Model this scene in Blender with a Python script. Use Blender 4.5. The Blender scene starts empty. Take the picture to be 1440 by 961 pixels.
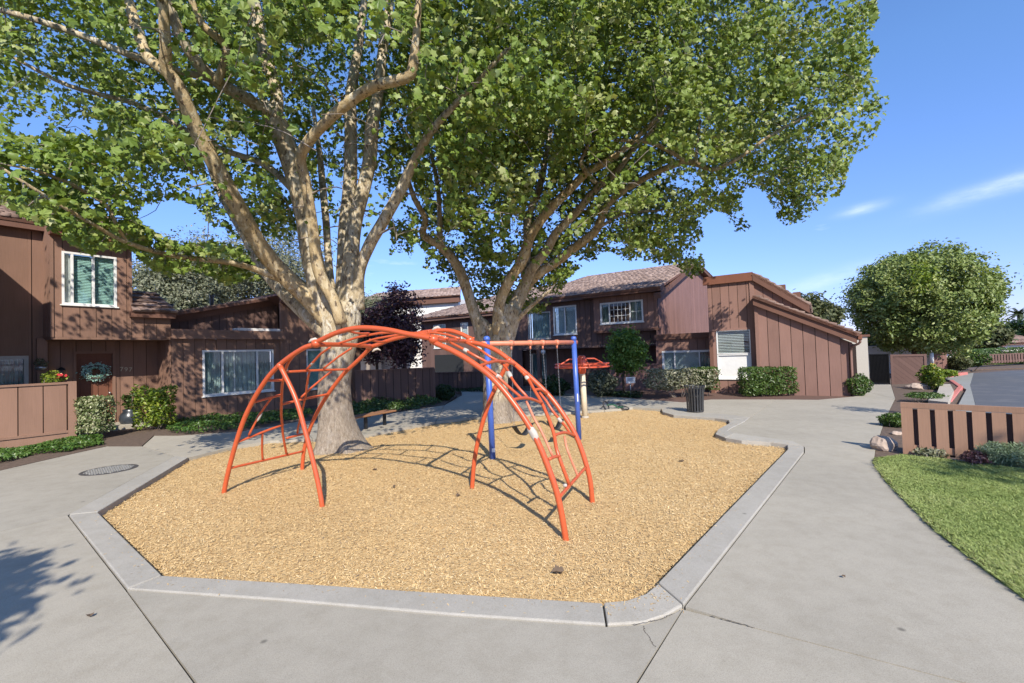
import bpy, bmesh, math, random
import numpy as np
from mathutils import Vector, Matrix
from mathutils.geometry import tessellate_polygon

rng = np.random.default_rng(7)
random.seed(7)
SC = bpy.context.scene
COL = SC.collection

# ------------------------------------------------------------------ camera
F_PX, PW, PH, CAM_H = 640.0, 1440.0, 961.0, 2.0      # 16 mm lens on 36 mm film
PITCH, ROLL = 0.026, 0.032
_cp, _sp, _c, _n = math.cos(PITCH), math.sin(PITCH), math.cos(ROLL), math.sin(ROLL)
FWD = np.array([0, _cp, _sp])
_R, _U = np.array([1., 0, 0]), np.array([0, -_sp, _cp])
RGT, UPV = _c * _R - _n * _U, _n * _R + _c * _U
cam_d = bpy.data.cameras.new('camera')
cam = bpy.data.objects.new('camera', cam_d)
COL.objects.link(cam)
cam_d.sensor_width = 36.0
cam_d.lens = 36.0 * F_PX / PW
cam_d.clip_end = 3000
cam_d.clip_start = 0.05
M = Matrix.Identity(4)
for i in range(3):
    M[i][0], M[i][1], M[i][2] = RGT[i], UPV[i], -FWD[i]
M[2][3] = CAM_H
cam.matrix_world = M
SC.camera = cam

# ------------------------------------------------------------------ sky and sun
SUN_AZ = math.atan2(0.22, -0.975)          # clockwise from +Y, towards the sun
SUN_EL = math.radians(37.5)
world = bpy.data.worlds.new('World')
SC.world = world
world.use_nodes = True
wn, wl = world.node_tree.nodes, world.node_tree.links
wn.clear()
w_out = wn.new('ShaderNodeOutputWorld')
w_bg = wn.new('ShaderNodeBackground')
w_sky = wn.new('ShaderNodeTexSky')
w_sky.sky_type = 'NISHITA'
w_sky.sun_disc = False
w_sky.sun_elevation = SUN_EL
w_sky.sun_rotation = SUN_AZ
w_sky.air_density = 1.0
w_sky.dust_density = 0.15
w_sky.ozone_density = 3.0
w_sky.altitude = 200
w_bg.inputs['Strength'].default_value = 0.15
# thin cirrus: noise on the view direction, kept to a band of low sky
tc = wn.new('ShaderNodeTexCoord')
mp = wn.new('ShaderNodeMapping'); mp.inputs['Scale'].default_value = (3.0, 3.0, 13.0); mp.inputs['Rotation'].default_value = (0.12, -0.16, 0.0); mp.inputs['Location'].default_value = (1.3, 0.35, 0.2)
ns = wn.new('ShaderNodeTexNoise'); ns.inputs['Scale'].default_value = 1.6; ns.inputs['Detail'].default_value = 7; ns.inputs['Roughness'].default_value = 0.55
rp = wn.new('ShaderNodeValToRGB'); rp.color_ramp.elements[0].position = 0.66; rp.color_ramp.elements[1].position = 0.90
rp.color_ramp.elements[1].color = (0.6, 0.6, 0.6, 1)
mx = wn.new('ShaderNodeMixRGB'); mx.inputs['Color2'].default_value = (5.2, 5.6, 6.2, 1)
wl.new(tc.outputs['Generated'], mp.inputs['Vector']); wl.new(mp.outputs[0], ns.inputs['Vector'])
wl.new(ns.outputs['Fac'], rp.inputs['Fac']); wl.new(rp.outputs['Color'], mx.inputs['Fac'])
wb = wn.new('ShaderNodeMixRGB'); wb.blend_type = 'MULTIPLY'; wb.inputs['Fac'].default_value = 1; wb.inputs['Color2'].default_value = (.72, .86, 1.06, 1)   # white balance of the sky
zs = wn.new('ShaderNodeSeparateXYZ'); wl.new(tc.outputs['Generated'], zs.inputs[0])
zr = wn.new('ShaderNodeValToRGB'); wl.new(zs.outputs['Z'], zr.inputs['Fac'])
zr.color_ramp.elements[0].color = (.47, .46, .78, 1); zr.color_ramp.elements[1].position = .45; zr.color_ramp.elements[1].color = (.62, .77, .96, 1)
wl.new(zr.outputs['Color'], wb.inputs['Color2']); wl.new(w_sky.outputs[0], wb.inputs['Color1']); wl.new(wb.outputs[0], mx.inputs['Color1']); wl.new(w_bg.outputs[0], w_out.inputs['Surface'])

sun_d = bpy.data.lights.new('sun', 'SUN')
sun_d.energy = 3.8
sun_d.angle = math.radians(0.5)
sun_d.color = (1.0, 0.93, 0.82)
sun = bpy.data.objects.new('sun', sun_d)
COL.objects.link(sun)
sdir = Vector((math.sin(SUN_AZ) * math.cos(SUN_EL), math.cos(SUN_AZ) * math.cos(SUN_EL), math.sin(SUN_EL)))
sun.rotation_euler = sdir.to_track_quat('Z', 'Y').to_euler()
sun.location = (3, -6, 20)

SC.view_settings.view_transform = 'Standard'
SC.view_settings.look = 'None'
SC.view_settings.exposure = 0.83
SC.view_settings.gamma = 1.0
SC.view_settings.use_curve_mapping = False
SC.render.engine = 'CYCLES'
SC.cycles.max_bounces = 8
SC.cycles.diffuse_bounces = 4
SC.cycles.transparent_max_bounces = 12

# ------------------------------------------------------------------ measuring helpers (photo pixel -> place in the world)
def ray(x, y):
    return FWD + RGT * (x - PW / 2) / F_PX + UPV * (PH / 2 - y) / F_PX
def gp(x, y, z=0.0):
    d = ray(x, y); t = (z - CAM_H) / d[2]
    return np.array([d[0] * t, d[1] * t, z])
def at(x, y, Y):
    d = ray(x, y) * (Y / ray(x, y)[1])
    return np.array([d[0], d[1], d[2] + CAM_H])
def project(P):
    Q = np.asarray(P, float) - np.array([0, 0, CAM_H])
    zc = Q @ FWD
    zs = np.where(zc > 0.05, zc, 0.05)
    return PW / 2 + F_PX * (Q @ RGT) / zs, PH / 2 - F_PX * (Q @ UPV) / zs, zc

# one longer wisp of cirrus low in the right of the sky
def wisp(d0, along, la, lb, strength, prev):
    d0 = d0 / np.linalg.norm(d0); al = along - d0 * (along @ d0); al /= np.linalg.norm(al); ac = np.cross(d0, al)
    def dot(v, off):
        n = wn.new('ShaderNodeVectorMath'); n.operation = 'DOT_PRODUCT'; n.inputs[1].default_value = tuple(v); wl.new(tc.outputs['Generated'], n.inputs[0]); return n.outputs['Value']
    def mth(op, a, b):
        n = wn.new('ShaderNodeMath'); n.operation = op
        for i, q in enumerate((a, b)):
            if isinstance(q, (int, float)): n.inputs[i].default_value = q
            else: wl.new(q, n.inputs[i])
        return n.outputs[0]
    e = mth('ADD', mth('POWER', mth('ABSOLUTE', mth('DIVIDE', dot(al, 0), la), 0), 2.0), mth('POWER', mth('ABSOLUTE', mth('DIVIDE', dot(ac, 0), lb), 0), 2.0))
    g = mth('POWER', 2.718, mth('MULTIPLY', e, -1.0))
    front = mth('GREATER_THAN', dot(d0, 0), 0.3)
    nz = wn.new('ShaderNodeTexNoise'); nz.inputs['Scale'].default_value = 14; nz.inputs['Detail'].default_value = 8; nz.inputs['Roughness'].default_value = .6
    m2 = wn.new('ShaderNodeMapping'); m2.inputs['Scale'].default_value = (1, 1, 3.5); wl.new(tc.outputs['Generated'], m2.inputs['Vector']); wl.new(m2.outputs[0], nz.inputs['Vector'])
    k = mth('MULTIPLY', mth('MULTIPLY', g, front), mth('MULTIPLY', mth('MULTIPLY', nz.outputs['Fac'], nz.outputs['Fac']), strength))
    mm = wn.new('ShaderNodeMixRGB'); wl.new(k, mm.inputs['Fac']); wl.new(prev, mm.inputs['Color1']); mm.inputs['Color2'].default_value = (5.2, 5.6, 6.2, 1)
    return mm.outputs[0]
o_ = wisp(ray(1420, 258), ray(1520, 222) - ray(1340, 278), .075, .012, 1.1, mx.outputs[0])
o_ = wisp(ray(1212, 294), ray(1240, 288) - ray(1190, 300), .03, .008, .8, o_)
o_ = wisp(ray(1165, 392), ray(1230, 372) - ray(1110, 410), .07, .012, .6, o_)
wl.new(o_, w_bg.inputs['Color'])

class Plane:
    """vertical wall plane: origin, direction along the wall (s), outward normal to its right"""
    def __init__(s, P0, d, off=0.0):
        d = np.array(d[:2], float); s.d = d / np.hypot(*d); s.n = np.array([s.d[1], -s.d[0]])
        s.o = np.array(P0[:2], float) + s.n * off
    def pt(s, a, z, off=0.0):
        q = s.o + s.d * a + s.n * off
        return np.array([q[0], q[1], z])
    def sz(s, x, y, off=0.0):
        r = ray(x, y); P = s.o + s.n * off
        t = (P @ s.n) / (r[:2] @ s.n); q = r * t
        return float((q[:2] - P) @ s.d), float(q[2] + CAM_H)
    def mat(s, a, z, off=0.0):
        m = Matrix.Identity(4); p = s.pt(a, z, off)
        for i in range(2):
            m[i][0] = s.d[i]; m[i][1] = s.n[i]; m[i][3] = p[i]
        m[2][3] = z
        # columns: x along wall, y outward, z up  (left handed -> flip y so that scale stays positive)
        for i in range(2): m[i][1] = -s.n[i]
        return m

# ------------------------------------------------------------------ object helpers
WORLD = {}
def tag(o, label=None, cat=None, group=None, kind=None):
    if label: o['label'] = label
    if cat: o['category'] = cat
    if group: o['group'] = group
    if kind: o['kind'] = kind
    return o
def link(o, parent=None, mw=None):
    COL.objects.link(o)
    mw = mw or Matrix.Identity(4)
    if parent is not None:
        o.parent = parent
        o.matrix_parent_inverse = WORLD[parent.as_pointer()].inverted()
    o.matrix_basis = mw
    WORLD[o.as_pointer()] = mw.copy()
    return o
def thing(name, label, cat, loc=(0, 0, 0), group=None):
    o = bpy.data.objects.new(name, None)
    o.empty_display_size = 0.2
    link(o, None, Matrix.Translation(Vector([float(c) for c in loc])))
    return tag(o, label, cat, group)
def setting(name):
    o = bpy.data.objects.new(name, None); link(o); o['kind'] = 'structure'; return o

class MB:
    def __init__(s): s.v = []; s.f = []
    def add(s, vs, fs):
        b = len(s.v); s.v += [tuple(float(c) for c in p) for p in vs]; s.f += [tuple(b + i for i in f) for f in fs]; return s
    def hexa(s, p):      # 8 points: bottom 4 ccw, top 4
        return s.add(p, [(0, 3, 2, 1), (4, 5, 6, 7), (0, 1, 5, 4), (1, 2, 6, 5), (2, 3, 7, 6), (3, 0, 4, 7)])
    def box(s, c, dx, dy, dz):   # centre and half axis vectors
        c, dx, dy, dz = (np.array(q, float) for q in (c, dx, dy, dz))
        return s.hexa([c - dx - dy - dz, c + dx - dy - dz, c + dx + dy - dz, c - dx + dy - dz,
                       c - dx - dy + dz, c + dx - dy + dz, c + dx + dy + dz, c - dx + dy + dz])
    def pbox(s, pl, s0, s1, z0, z1, o0, o1, z0b=None, z1b=None):
        """box on a wall plane, optional sloping bottom / top (values at s1)"""
        zb, zt = (z0 if z0b is None else z0b), (z1 if z1b is None else z1b)
        return s.hexa([pl.pt(s0, z0, o1), pl.pt(s1, zb, o1), pl.pt(s1, zb, o0), pl.pt(s0, z0, o0),
                       pl.pt(s0, z1, o1), pl.pt(s1, zt, o1), pl.pt(s1, zt, o0), pl.pt(s0, z1, o0)])
    def prism(s, pts, z0, z1):   # polygon (xy) between two heights; concave allowed
        n = len(pts)
        a = sum(pts[i][0] * pts[(i + 1) % n][1] - pts[(i + 1) % n][0] * pts[i][1] for i in range(n))
        if a < 0: pts = list(pts)[::-1]
        top = [(p[0], p[1], z1) for p in pts]; bot = [(p[0], p[1], z0) for p in pts]
        tri = tessellate_polygon([[Vector(q) for q in top]])
        fs = []
        for t in tri:
            (ax, ay, _), (bx, by, _), (cx, cy, _) = (top[i] for i in t)
            if (bx - ax) * (cy - ay) - (by - ay) * (cx - ax) < 0: t = (t[0], t[2], t[1])
            fs.append(tuple(t)); fs.append(tuple(n + i for i in (t[0], t[2], t[1])))
        fs += [(i, n + i, n + (i + 1) % n, (i + 1) % n) for i in range(n)]
        return s.add(top + bot, fs)
    def tube(s, path, rad, n=8, cap=True, wob=None):
        P = np.array(path, float); m = len(P)
        R = np.full(m, rad, float) if np.isscalar(rad) else np.array(rad, float)
        T = np.gradient(P, axis=0); T /= np.linalg.norm(T, axis=1)[:, None] + 1e-12
        a = np.array([0, 0, 1.]) if abs(T[0][2]) < .9 else np.array([1., 0, 0])
        N = np.cross(T[0], a); N /= np.linalg.norm(N)
        vs = []
        for i in range(m):
            N = N - T[i] * (N @ T[i]); N /= np.linalg.norm(N) + 1e-12
            B = np.cross(T[i], N)
            for k in range(n):
                th = 2 * math.pi * k / n
                r = R[i] * (1 if wob is None else wob(i / (m - 1), th, P[i]))
                vs.append(P[i] + (N * math.cos(th) + B * math.sin(th)) * r)
        fs = [(i * n + k, i * n + (k + 1) % n, (i + 1) * n + (k + 1) % n, (i + 1) * n + k) for i in range(m - 1) for k in range(n)]
        if cap:
            fs += [tuple(range(n - 1, -1, -1)), tuple(range((m - 1) * n, m * n))]
        return s.add(vs, fs)
    def lathe(s, c, prof, n=16):   # prof: list of (r, z)
        vs = [(c[0] + r * math.cos(2 * math.pi * k / n), c[1] + r * math.sin(2 * math.pi * k / n), c[2] + z) for r, z in prof for k in range(n)]
        m = len(prof)
        fs = [(i * n + k, i * n + (k + 1) % n, (i + 1) * n + (k + 1) % n, (i + 1) * n + k) for i in range(m - 1) for k in range(n)]
        fs += [tuple(range(n - 1, -1, -1)), tuple(range((m - 1) * n, m * n))]
        return s.add(vs, fs)
    def ball(s, c, r, n=10, m=7, sc=(1, 1, 1)):
        pr = [(math.sin(math.pi * (i + .02) / (m + .04)), -math.cos(math.pi * (i + .02) / (m + .04))) for i in range(m + 1)]
        vs = [(c[0] + r * sc[0] * q * math.cos(2 * math.pi * k / n), c[1] + r * sc[1] * q * math.sin(2 * math.pi * k / n), c[2] + r * sc[2] * z) for q, z in pr for k in range(n)]
        fs = [(i * n + k, i * n + (k + 1) % n, (i + 1) * n + (k + 1) % n, (i + 1) * n + k) for i in range(m) for k in range(n)]
        fs += [tuple(range(n - 1, -1, -1)), tuple(range(m * n, (m + 1) * n))]
        return s.add(vs, fs)
    def mesh(s, name, mat, smooth=False):
        me = bpy.data.meshes.new(name); me.from_pydata(s.v, [], s.f)
        if mat: me.materials.append(mat)
        if smooth: me.polygons.foreach_set('use_smooth', [True] * len(me.polygons))
        me.update(); return me
    def build(s, name, mat, parent=None, smooth=False, bevel=0, kind=None):
        o = bpy.data.objects.new(name, s.mesh(name, mat, smooth))
        link(o, parent)
        if bevel:
            b = o.modifiers.new('bevel', 'BEVEL'); b.width = bevel; b.segments = 2; b.limit_method = 'ANGLE'
        if kind: o['kind'] = kind
        return o

def rot_to(a):
    return Matrix.Rotation(a, 4, 'Z')
def curve(pts, n=24):
    """Catmull-Rom through points -> n samples, works on any column count"""
    P = np.array(pts, float)
    if len(P) == 2: return P[0] + (P[1] - P[0]) * np.linspace(0, 1, n)[:, None]
    Q = np.vstack([2 * P[0] - P[1], P, 2 * P[-1] - P[-2]])
    seg = np.linalg.norm(np.diff(P[:, :3], axis=0), axis=1); cs = np.r_[0, np.cumsum(seg)]
    out = []
    for t in np.linspace(0, cs[-1], n):
        i = min(np.searchsorted(cs, t, side='right') - 1, len(P) - 2)
        k = (t - cs[i]) / (seg[i] + 1e-9)
        a, b, c, d = Q[i], Q[i + 1], Q[i + 2], Q[i + 3]
        out.append(.5 * (2 * b + (c - a) * k + (2 * a - 5 * b + 4 * c - d) * k * k + (3 * b - a - 3 * c + d) * k ** 3))
    return np.array(out)

def big_mesh(name, V, loops, sizes, mat, attr=None, parent=None, smooth=False, kind=None):
    me = bpy.data.meshes.new(name)
    me.vertices.add(len(V)); me.vertices.foreach_set('co', np.ascontiguousarray(V, np.float32).ravel())
    me.loops.add(len(loops)); me.loops.foreach_set('vertex_index', np.ascontiguousarray(loops, np.int32))
    me.polygons.add(len(sizes))
    st = np.r_[0, np.cumsum(sizes)[:-1]].astype(np.int32)
    me.polygons.foreach_set('loop_start', st); me.polygons.foreach_set('loop_total', np.ascontiguousarray(sizes, np.int32))
    if attr is not None:
        a = me.attributes.new('rnd', 'FLOAT', 'POINT'); a.data.foreach_set('value', np.ascontiguousarray(attr, np.float32))
    me.materials.append(mat)
    me.update(calc_edges=True)
    if smooth: me.polygons.foreach_set('use_smooth', np.ones(len(sizes), bool))
    o = bpy.data.objects.new(name, me); link(o, parent)
    if kind: o['kind'] = kind
    return o

def unit(v): return v / (np.linalg.norm(v, axis=-1, keepdims=True) + 1e-12)
def scatter(name, tmpl_v, tmpl_f, pos, nrm, size, mat, parent=None, kind=None, spin=None, rnd=None, curl=None, width=None):
    """bake copies of a small template (xy = blade plane, z = normal) at pos with normal nrm"""
    tv = np.array(tmpl_v, float); N = len(pos); k = len(tv)
    z = unit(np.asarray(nrm, float))
    a = unit(rng.normal(size=(N, 3))) if spin is None else spin
    x = unit(a - z * np.sum(a * z, 1)[:, None]); y = np.cross(z, x)
    size = np.broadcast_to(np.asarray(size, float), (N,))
    cu = np.ones(N) if curl is None else curl; wd = np.ones(N) if width is None else width
    V = pos[:, None, :] + size[:, None, None] * (tv[None, :, 0:1] * (x * wd[:, None])[:, None] + tv[None, :, 1:2] * y[:, None] + tv[None, :, 2:3] * (z * cu[:, None])[:, None])
    fl = np.concatenate([np.array(f) for f in tmpl_f]); sz = np.array([len(f) for f in tmpl_f])
    L = (fl[None] + (np.arange(N) * k)[:, None]).ravel()
    if rnd is None: rnd = rng.random(N)
    return big_mesh(name, V.reshape(-1, 3), L, np.tile(sz, N), mat, np.repeat(rnd, k), parent, False, kind)

def in_poly(x, y, poly):
    x = np.asarray(x); y = np.asarray(y); r = np.zeros(x.shape, bool); n = len(poly); j = n - 1
    for i in range(n):
        xi, yi = poly[i][0], poly[i][1]; xj, yj = poly[j][0], poly[j][1]
        c = ((yi > y) != (yj > y)) & (x < (xj - xi) * (y - yi) / (yj - yi + 1e-12) + xi)
        r ^= c; j = i
    return r
# ------------------------------------------------------------------ materials
def nodes(name):
    m = bpy.data.materials.new(name); m.use_nodes = True
    nt = m.node_tree; b = nt.nodes['Principled BSDF']
    return m, nt, b
def N(nt, t, **kw):
    n = nt.nodes.new('ShaderNode' + t)
    for k, v in kw.items():
        if k in n.inputs: n.inputs[k].default_value = v
        else: setattr(n, k, v)
    return n
def ramp(nt, stops):
    r = nt.nodes.new('ShaderNodeValToRGB'); e = r.color_ramp.elements
    while len(e) < len(stops): e.new(.5)
    for q, (p, c) in zip(e, stops): q.position = p; q.color = (*c, 1)
    return r
def coords(nt, scale=(1, 1, 1), kind='pos'):
    if kind == 'pos': g = nt.nodes.new('ShaderNodeNewGeometry'); o = g.outputs['Position']
    else: g = nt.nodes.new('ShaderNodeTexCoord'); o = g.outputs['Object']
    m = nt.nodes.new('ShaderNodeMapping'); m.inputs['Scale'].default_value = scale
    nt.links.new(o, m.inputs['Vector']); return m.outputs[0]
def mul(c, k): return tuple(min(1, q * k) for q in c)

def plain(name, col, rough=.5, metal=0., var=.12, scale=8., bump=.0, spec=.5, dirt=None):
    """colour with noise variation, optional dirt blotches and bump"""
    m, nt, b = nodes(name); L = nt.links.new
    v = coords(nt)
    n1 = N(nt, 'TexNoise', Scale=scale, Detail=6., Roughness=.65); L(v, n1.inputs['Vector'])
    r = ramp(nt, [(.3, mul(col, 1 - var)), (.7, mul(col, 1 + var))]); L(n1.outputs['Fac'], r.inputs['Fac'])
    out = r.outputs['Color']
    if dirt:
        n2 = N(nt, 'TexNoise', Scale=dirt[1], Detail=5., Roughness=.7); L(v, n2.inputs['Vector'])
        rr = ramp(nt, [(dirt[2], (0, 0, 0)), (dirt[2] + .13, (1, 1, 1))]); L(n2.outputs['Fac'], rr.inputs['Fac'])
        mxx = nt.nodes.new('ShaderNodeMixRGB'); L(rr.outputs['Color'], mxx.inputs['Fac']); L(out, mxx.inputs['Color1']); mxx.inputs['Color2'].default_value = (*dirt[0], 1)
        out = mxx.outputs[0]
    L(out, b.inputs['Base Color'])
    b.inputs['Roughness'].default_value = rough; b.inputs['Metallic'].default_value = metal; b.inputs['Specular IOR Level'].default_value = spec
    if bump:
        bp = N(nt, 'Bump', Strength=bump, Distance=.01); L(n1.outputs['Fac'], bp.inputs['Height']); L(bp.outputs[0], b.inputs['Normal'])
    return m

def wood_paint(name, col, var=.16, rough=.75):
    """painted rough sawn siding: vertical grain, weathering and a different tone per board"""
    m, nt, b = nodes(name); L = nt.links.new
    v = coords(nt, (26, 26, 1.1))
    n1 = N(nt, 'TexNoise', Scale=2.2, Detail=7., Roughness=.7); L(v, n1.inputs['Vector'])
    v2 = coords(nt, (1, 1, .5)); n2 = N(nt, 'TexNoise', Scale=1.7, Detail=4.); L(v2, n2.inputs['Vector'])
    oi = nt.nodes.new('ShaderNodeObjectInfo')
    a = N(nt, 'Math', operation='MULTIPLY_ADD'); L(n1.outputs['Fac'], a.inputs[0]); a.inputs[1].default_value = .45
    a2 = N(nt, 'Math', operation='MULTIPLY_ADD'); L(n2.outputs['Fac'], a2.inputs[0]); a2.inputs[1].default_value = .45
    a3 = N(nt, 'Math', operation='MULTIPLY'); L(oi.outputs['Random'], a3.inputs[0]); a3.inputs[1].default_value = .22
    L(a3.outputs[0], a2.inputs[2]); L(a2.outputs[0], a.inputs[2])
    r = ramp(nt, [(.3, mul(col, 1 - var * 1.5)), (.55, col), (.85, mul(col, 1 + var * 1.6))]); L(a.outputs[0], r.inputs['Fac'])
    L(r.outputs['Color'], b.inputs['Base Color']); b.inputs['Roughness'].default_value = rough; b.inputs['Specular IOR Level'].default_value = .3
    bp = N(nt, 'Bump', Strength=.35, Distance=.004); L(n1.outputs['Fac'], bp.inputs['Height']); L(bp.outputs[0], b.inputs['Normal'])
    return m

def concrete(name, col, k=1.0):
    m, nt, b = nodes(name); L = nt.links.new
    v = coords(nt)
    big = N(nt, 'TexNoise', Scale=.55, Detail=6., Roughness=.62); L(v, big.inputs['Vector'])
    mid = N(nt, 'TexNoise', Scale=5., Detail=8., Roughness=.7); L(v, mid.inputs['Vector'])
    fine = N(nt, 'TexNoise', Scale=140., Detail=3., Roughness=.8); L(v, fine.inputs['Vector'])
    oi = nt.nodes.new('ShaderNodeObjectInfo')
    r1 = ramp(nt, [(.3, mul(col, .90)), (.5, col), (.72, mul(col, 1.07))]); L(big.outputs['Fac'], r1.inputs['Fac'])
    r2 = ramp(nt, [(.28, (.88, .87, .85)), (.55, (1, 1, 1)), (.8, (1.05, 1.04, 1.03))]); L(mid.outputs['Fac'], r2.inputs['Fac'])
    r3 = ramp(nt, [(.3, (.74, .73, .72)), (.5, (1, 1, 1)), (.72, (1.18, 1.18, 1.17))]); L(fine.outputs['Fac'], r3.inputs['Fac'])
    r4 = ramp(nt, [(0, (.92, .92, .92)), (1, (1.06, 1.05, 1.03))]); L(oi.outputs['Random'], r4.inputs['Fac'])
    o = r1.outputs['Color']
    for q in (r2, r3, r4):
        x = nt.nodes.new('ShaderNodeMixRGB'); x.blend_type = 'MULTIPLY'; x.inputs['Fac'].default_value = 1
        L(o, x.inputs['Color1']); L(q.outputs['Color'], x.inputs['Color2']); o = x.outputs[0]
    # stains: brownish leaf tannin and dark spots
    st = N(nt, 'TexNoise', Scale=1.9, Detail=9., Roughness=.75); L(v, st.inputs['Vector'])
    rs = ramp(nt, [(.60, (0, 0, 0)), (.74, (.45, .45, .45))]); L(st.outputs['Fac'], rs.inputs['Fac'])
    x = nt.nodes.new('ShaderNodeMixRGB'); L(rs.outputs['Color'], x.inputs['Fac']); L(o, x.inputs['Color1']); x.inputs['Color2'].default_value = (*mul((col[0], col[1] * .93, col[2] * .82), .72), 1); o = x.outputs[0]
    vo = N(nt, 'TexVoronoi', Scale=1.7); vo.feature = 'F1'; L(v, vo.inputs['Vector'])
    rv = ramp(nt, [(.020, (.8, .8, .8)), (.05, (0, 0, 0))]); L(vo.outputs['Distance'], rv.inputs['Fac'])
    x = nt.nodes.new('ShaderNodeMixRGB'); L(rv.outputs['Color'], x.inputs['Fac']); L(o, x.inputs['Color1']); x.inputs['Color2'].default_value = (*mul(col, .35), 1); o = x.outputs[0]
    L(o, b.inputs['Base Color']); b.inputs['Roughness'].default_value = .85; b.inputs['Specular IOR Level'].default_value = .3
    ad = N(nt, 'Math', operation='ADD'); L(fine.outputs['Fac'], ad.inputs[0]); L(mid.outputs['Fac'], ad.inputs[1])
    bp = N(nt, 'Bump', Strength=.25, Distance=.004); L(ad.outputs[0], bp.inputs['Height']); L(bp.outputs[0], b.inputs['Normal'])
    return m

def leaf_mat(name, cols, trans=.35, rough=.42, spec=.5):
    """leaf: colours over the baked per-leaf random value, some light passes through"""
    m, nt, b = nodes(name); L = nt.links.new
    at_ = N(nt, 'Attribute', attribute_name='rnd')
    k = len(cols)
    r = ramp(nt, [(i / max(1, k - 1), c) for i, c in enumerate(cols)]); L(at_.outputs['Fac'], r.inputs['Fac'])
    L(r.outputs['Color'], b.inputs['Base Color']); b.inputs['Roughness'].default_value = rough; b.inputs['Specular IOR Level'].default_value = spec
    t = nt.nodes.new('ShaderNodeBsdfTranslucent')
    tm = nt.nodes.new('ShaderNodeMixRGB'); tm.blend_type = 'MULTIPLY'; tm.inputs['Fac'].default_value = 1
    tm.inputs['Color2'].default_value = (1.0, 1.0, .45, 1)
    L(r.outputs['Color'], tm.inputs['Color1']); L(tm.outputs[0], t.inputs['Color'])
    x = nt.nodes.new('ShaderNodeMixShader'); x.inputs['Fac'].default_value = trans
    L(b.outputs[0], x.inputs[1]); L(t.outputs[0], x.inputs[2]); L(x.outputs[0], nt.nodes['Material Output'].inputs['Surface'])
    return m

def bark_mat(name, low, cols=None):
    """sycamore bark: cream, tan, olive and grey flakes; rougher, greyer and darkened for shade near the ground where low is high"""
    m, nt, b = nodes(name); L = nt.links.new
    v = coords(nt, (1, 1, .45))
    w = N(nt, 'TexNoise', Scale=4.5, Detail=6., Roughness=.65); L(v, w.inputs['Vector'])
    vadd = N(nt, 'MixRGB'); vadd.blend_type = 'ADD'; vadd.inputs['Fac'].default_value = .75; L(v, vadd.inputs['Color1']); L(w.outputs['Color'], vadd.inputs['Color2'])
    vo = N(nt, 'TexVoronoi', Scale=10.); L(vadd.outputs[0], vo.inputs['Vector'])
    sep = nt.nodes.new('ShaderNodeSeparateColor'); L(vo.outputs['Color'], sep.inputs[0])
    r = ramp(nt, [(0, (.44, .36, .235)), (.2, (.55, .465, .32)), (.42, (.49, .40, .26)), (.6, (.60, .53, .39)), (.84, (.34, .275, .20)), (.90, (.66, .61, .50))]); r.color_ramp.interpolation = 'CONSTANT'
    if cols:
        for q, (p, c) in zip(r.color_ramp.elements, cols): q.position = p; q.color = (*c, 1)
    L(sep.outputs[0], r.inputs['Fac'])
    n2 = N(nt, 'TexNoise', Scale=11., Detail=8., Roughness=.7); L(v, n2.inputs['Vector'])
    r2 = ramp(nt, [(.3, (.62, .58, .52)), (.6, (1, 1, 1)), (.8, (1.1, 1.1, 1.08))]); L(n2.outputs['Fac'], r2.inputs['Fac'])
    x = nt.nodes.new('ShaderNodeMixRGB'); x.blend_type = 'MULTIPLY'; x.inputs['Fac'].default_value = .9
    L(r.outputs['Color'], x.inputs['Color1']); L(r2.outputs['Color'], x.inputs['Color2'])
    # dark pits and knots
    n4 = N(nt, 'TexNoise', Scale=17., Detail=2.); L(v, n4.inputs['Vector'])
    r4 = ramp(nt, [(.61, (0, 0, 0)), (.67, (.85, .85, .85))]); L(n4.outputs['Fac'], r4.inputs['Fac'])
    x4 = nt.nodes.new('ShaderNodeMixRGB'); L(r4.outputs['Color'], x4.inputs['Fac']); L(x.outputs[0], x4.inputs['Color1']); x4.inputs['Color2'].default_value = (.11, .075, .05, 1)
    # rough old bark low on the trunk, its tones darkened to stand for shade
    g = nt.nodes.new('ShaderNodeNewGeometry'); sp = nt.nodes.new('ShaderNodeSeparateXYZ'); L(g.outputs['Position'], sp.inputs[0])
    mr = N(nt, 'MapRange'); mr.inputs['From Min'].default_value = low * .6; mr.inputs['From Max'].default_value = low; mr.inputs['To Min'].default_value = .85; mr.inputs['To Max'].default_value = 0.
    L(sp.outputs['Z'], mr.inputs['Value'])
    v5 = coords(nt, (1, 1, .3)); n5 = N(nt, 'TexNoise', Scale=22., Detail=10., Roughness=.8); L(v5, n5.inputs['Vector'])
    r5 = ramp(nt, [(.34, (.085, .065, .05)), (.46, (.20, .16, .125)), (.56, (.275, .228, .185)), (.68, (.44, .385, .32))]); L(n5.outputs['Fac'], r5.inputs['Fac'])
    x5 = nt.nodes.new('ShaderNodeMixRGB'); L(mr.outputs[0], x5.inputs['Fac']); L(x4.outputs[0], x5.inputs['Color1']); L(r5.outputs['Color'], x5.inputs['Color2'])
    L(x5.outputs[0], b.inputs['Base Color']); b.inputs['Roughness'].default_value = .85; b.inputs['Specular IOR Level'].default_value = .25
    ad = N(nt, 'Math', operation='ADD'); L(n5.outputs['Fac'], ad.inputs[0]); L(n2.outputs['Fac'], ad.inputs[1])
    bp = N(nt, 'Bump', Strength=.8, Distance=.03); L(ad.outputs[0], bp.inputs['Height']); L(bp.outputs[0], b.inputs['Normal'])
    return m

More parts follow.
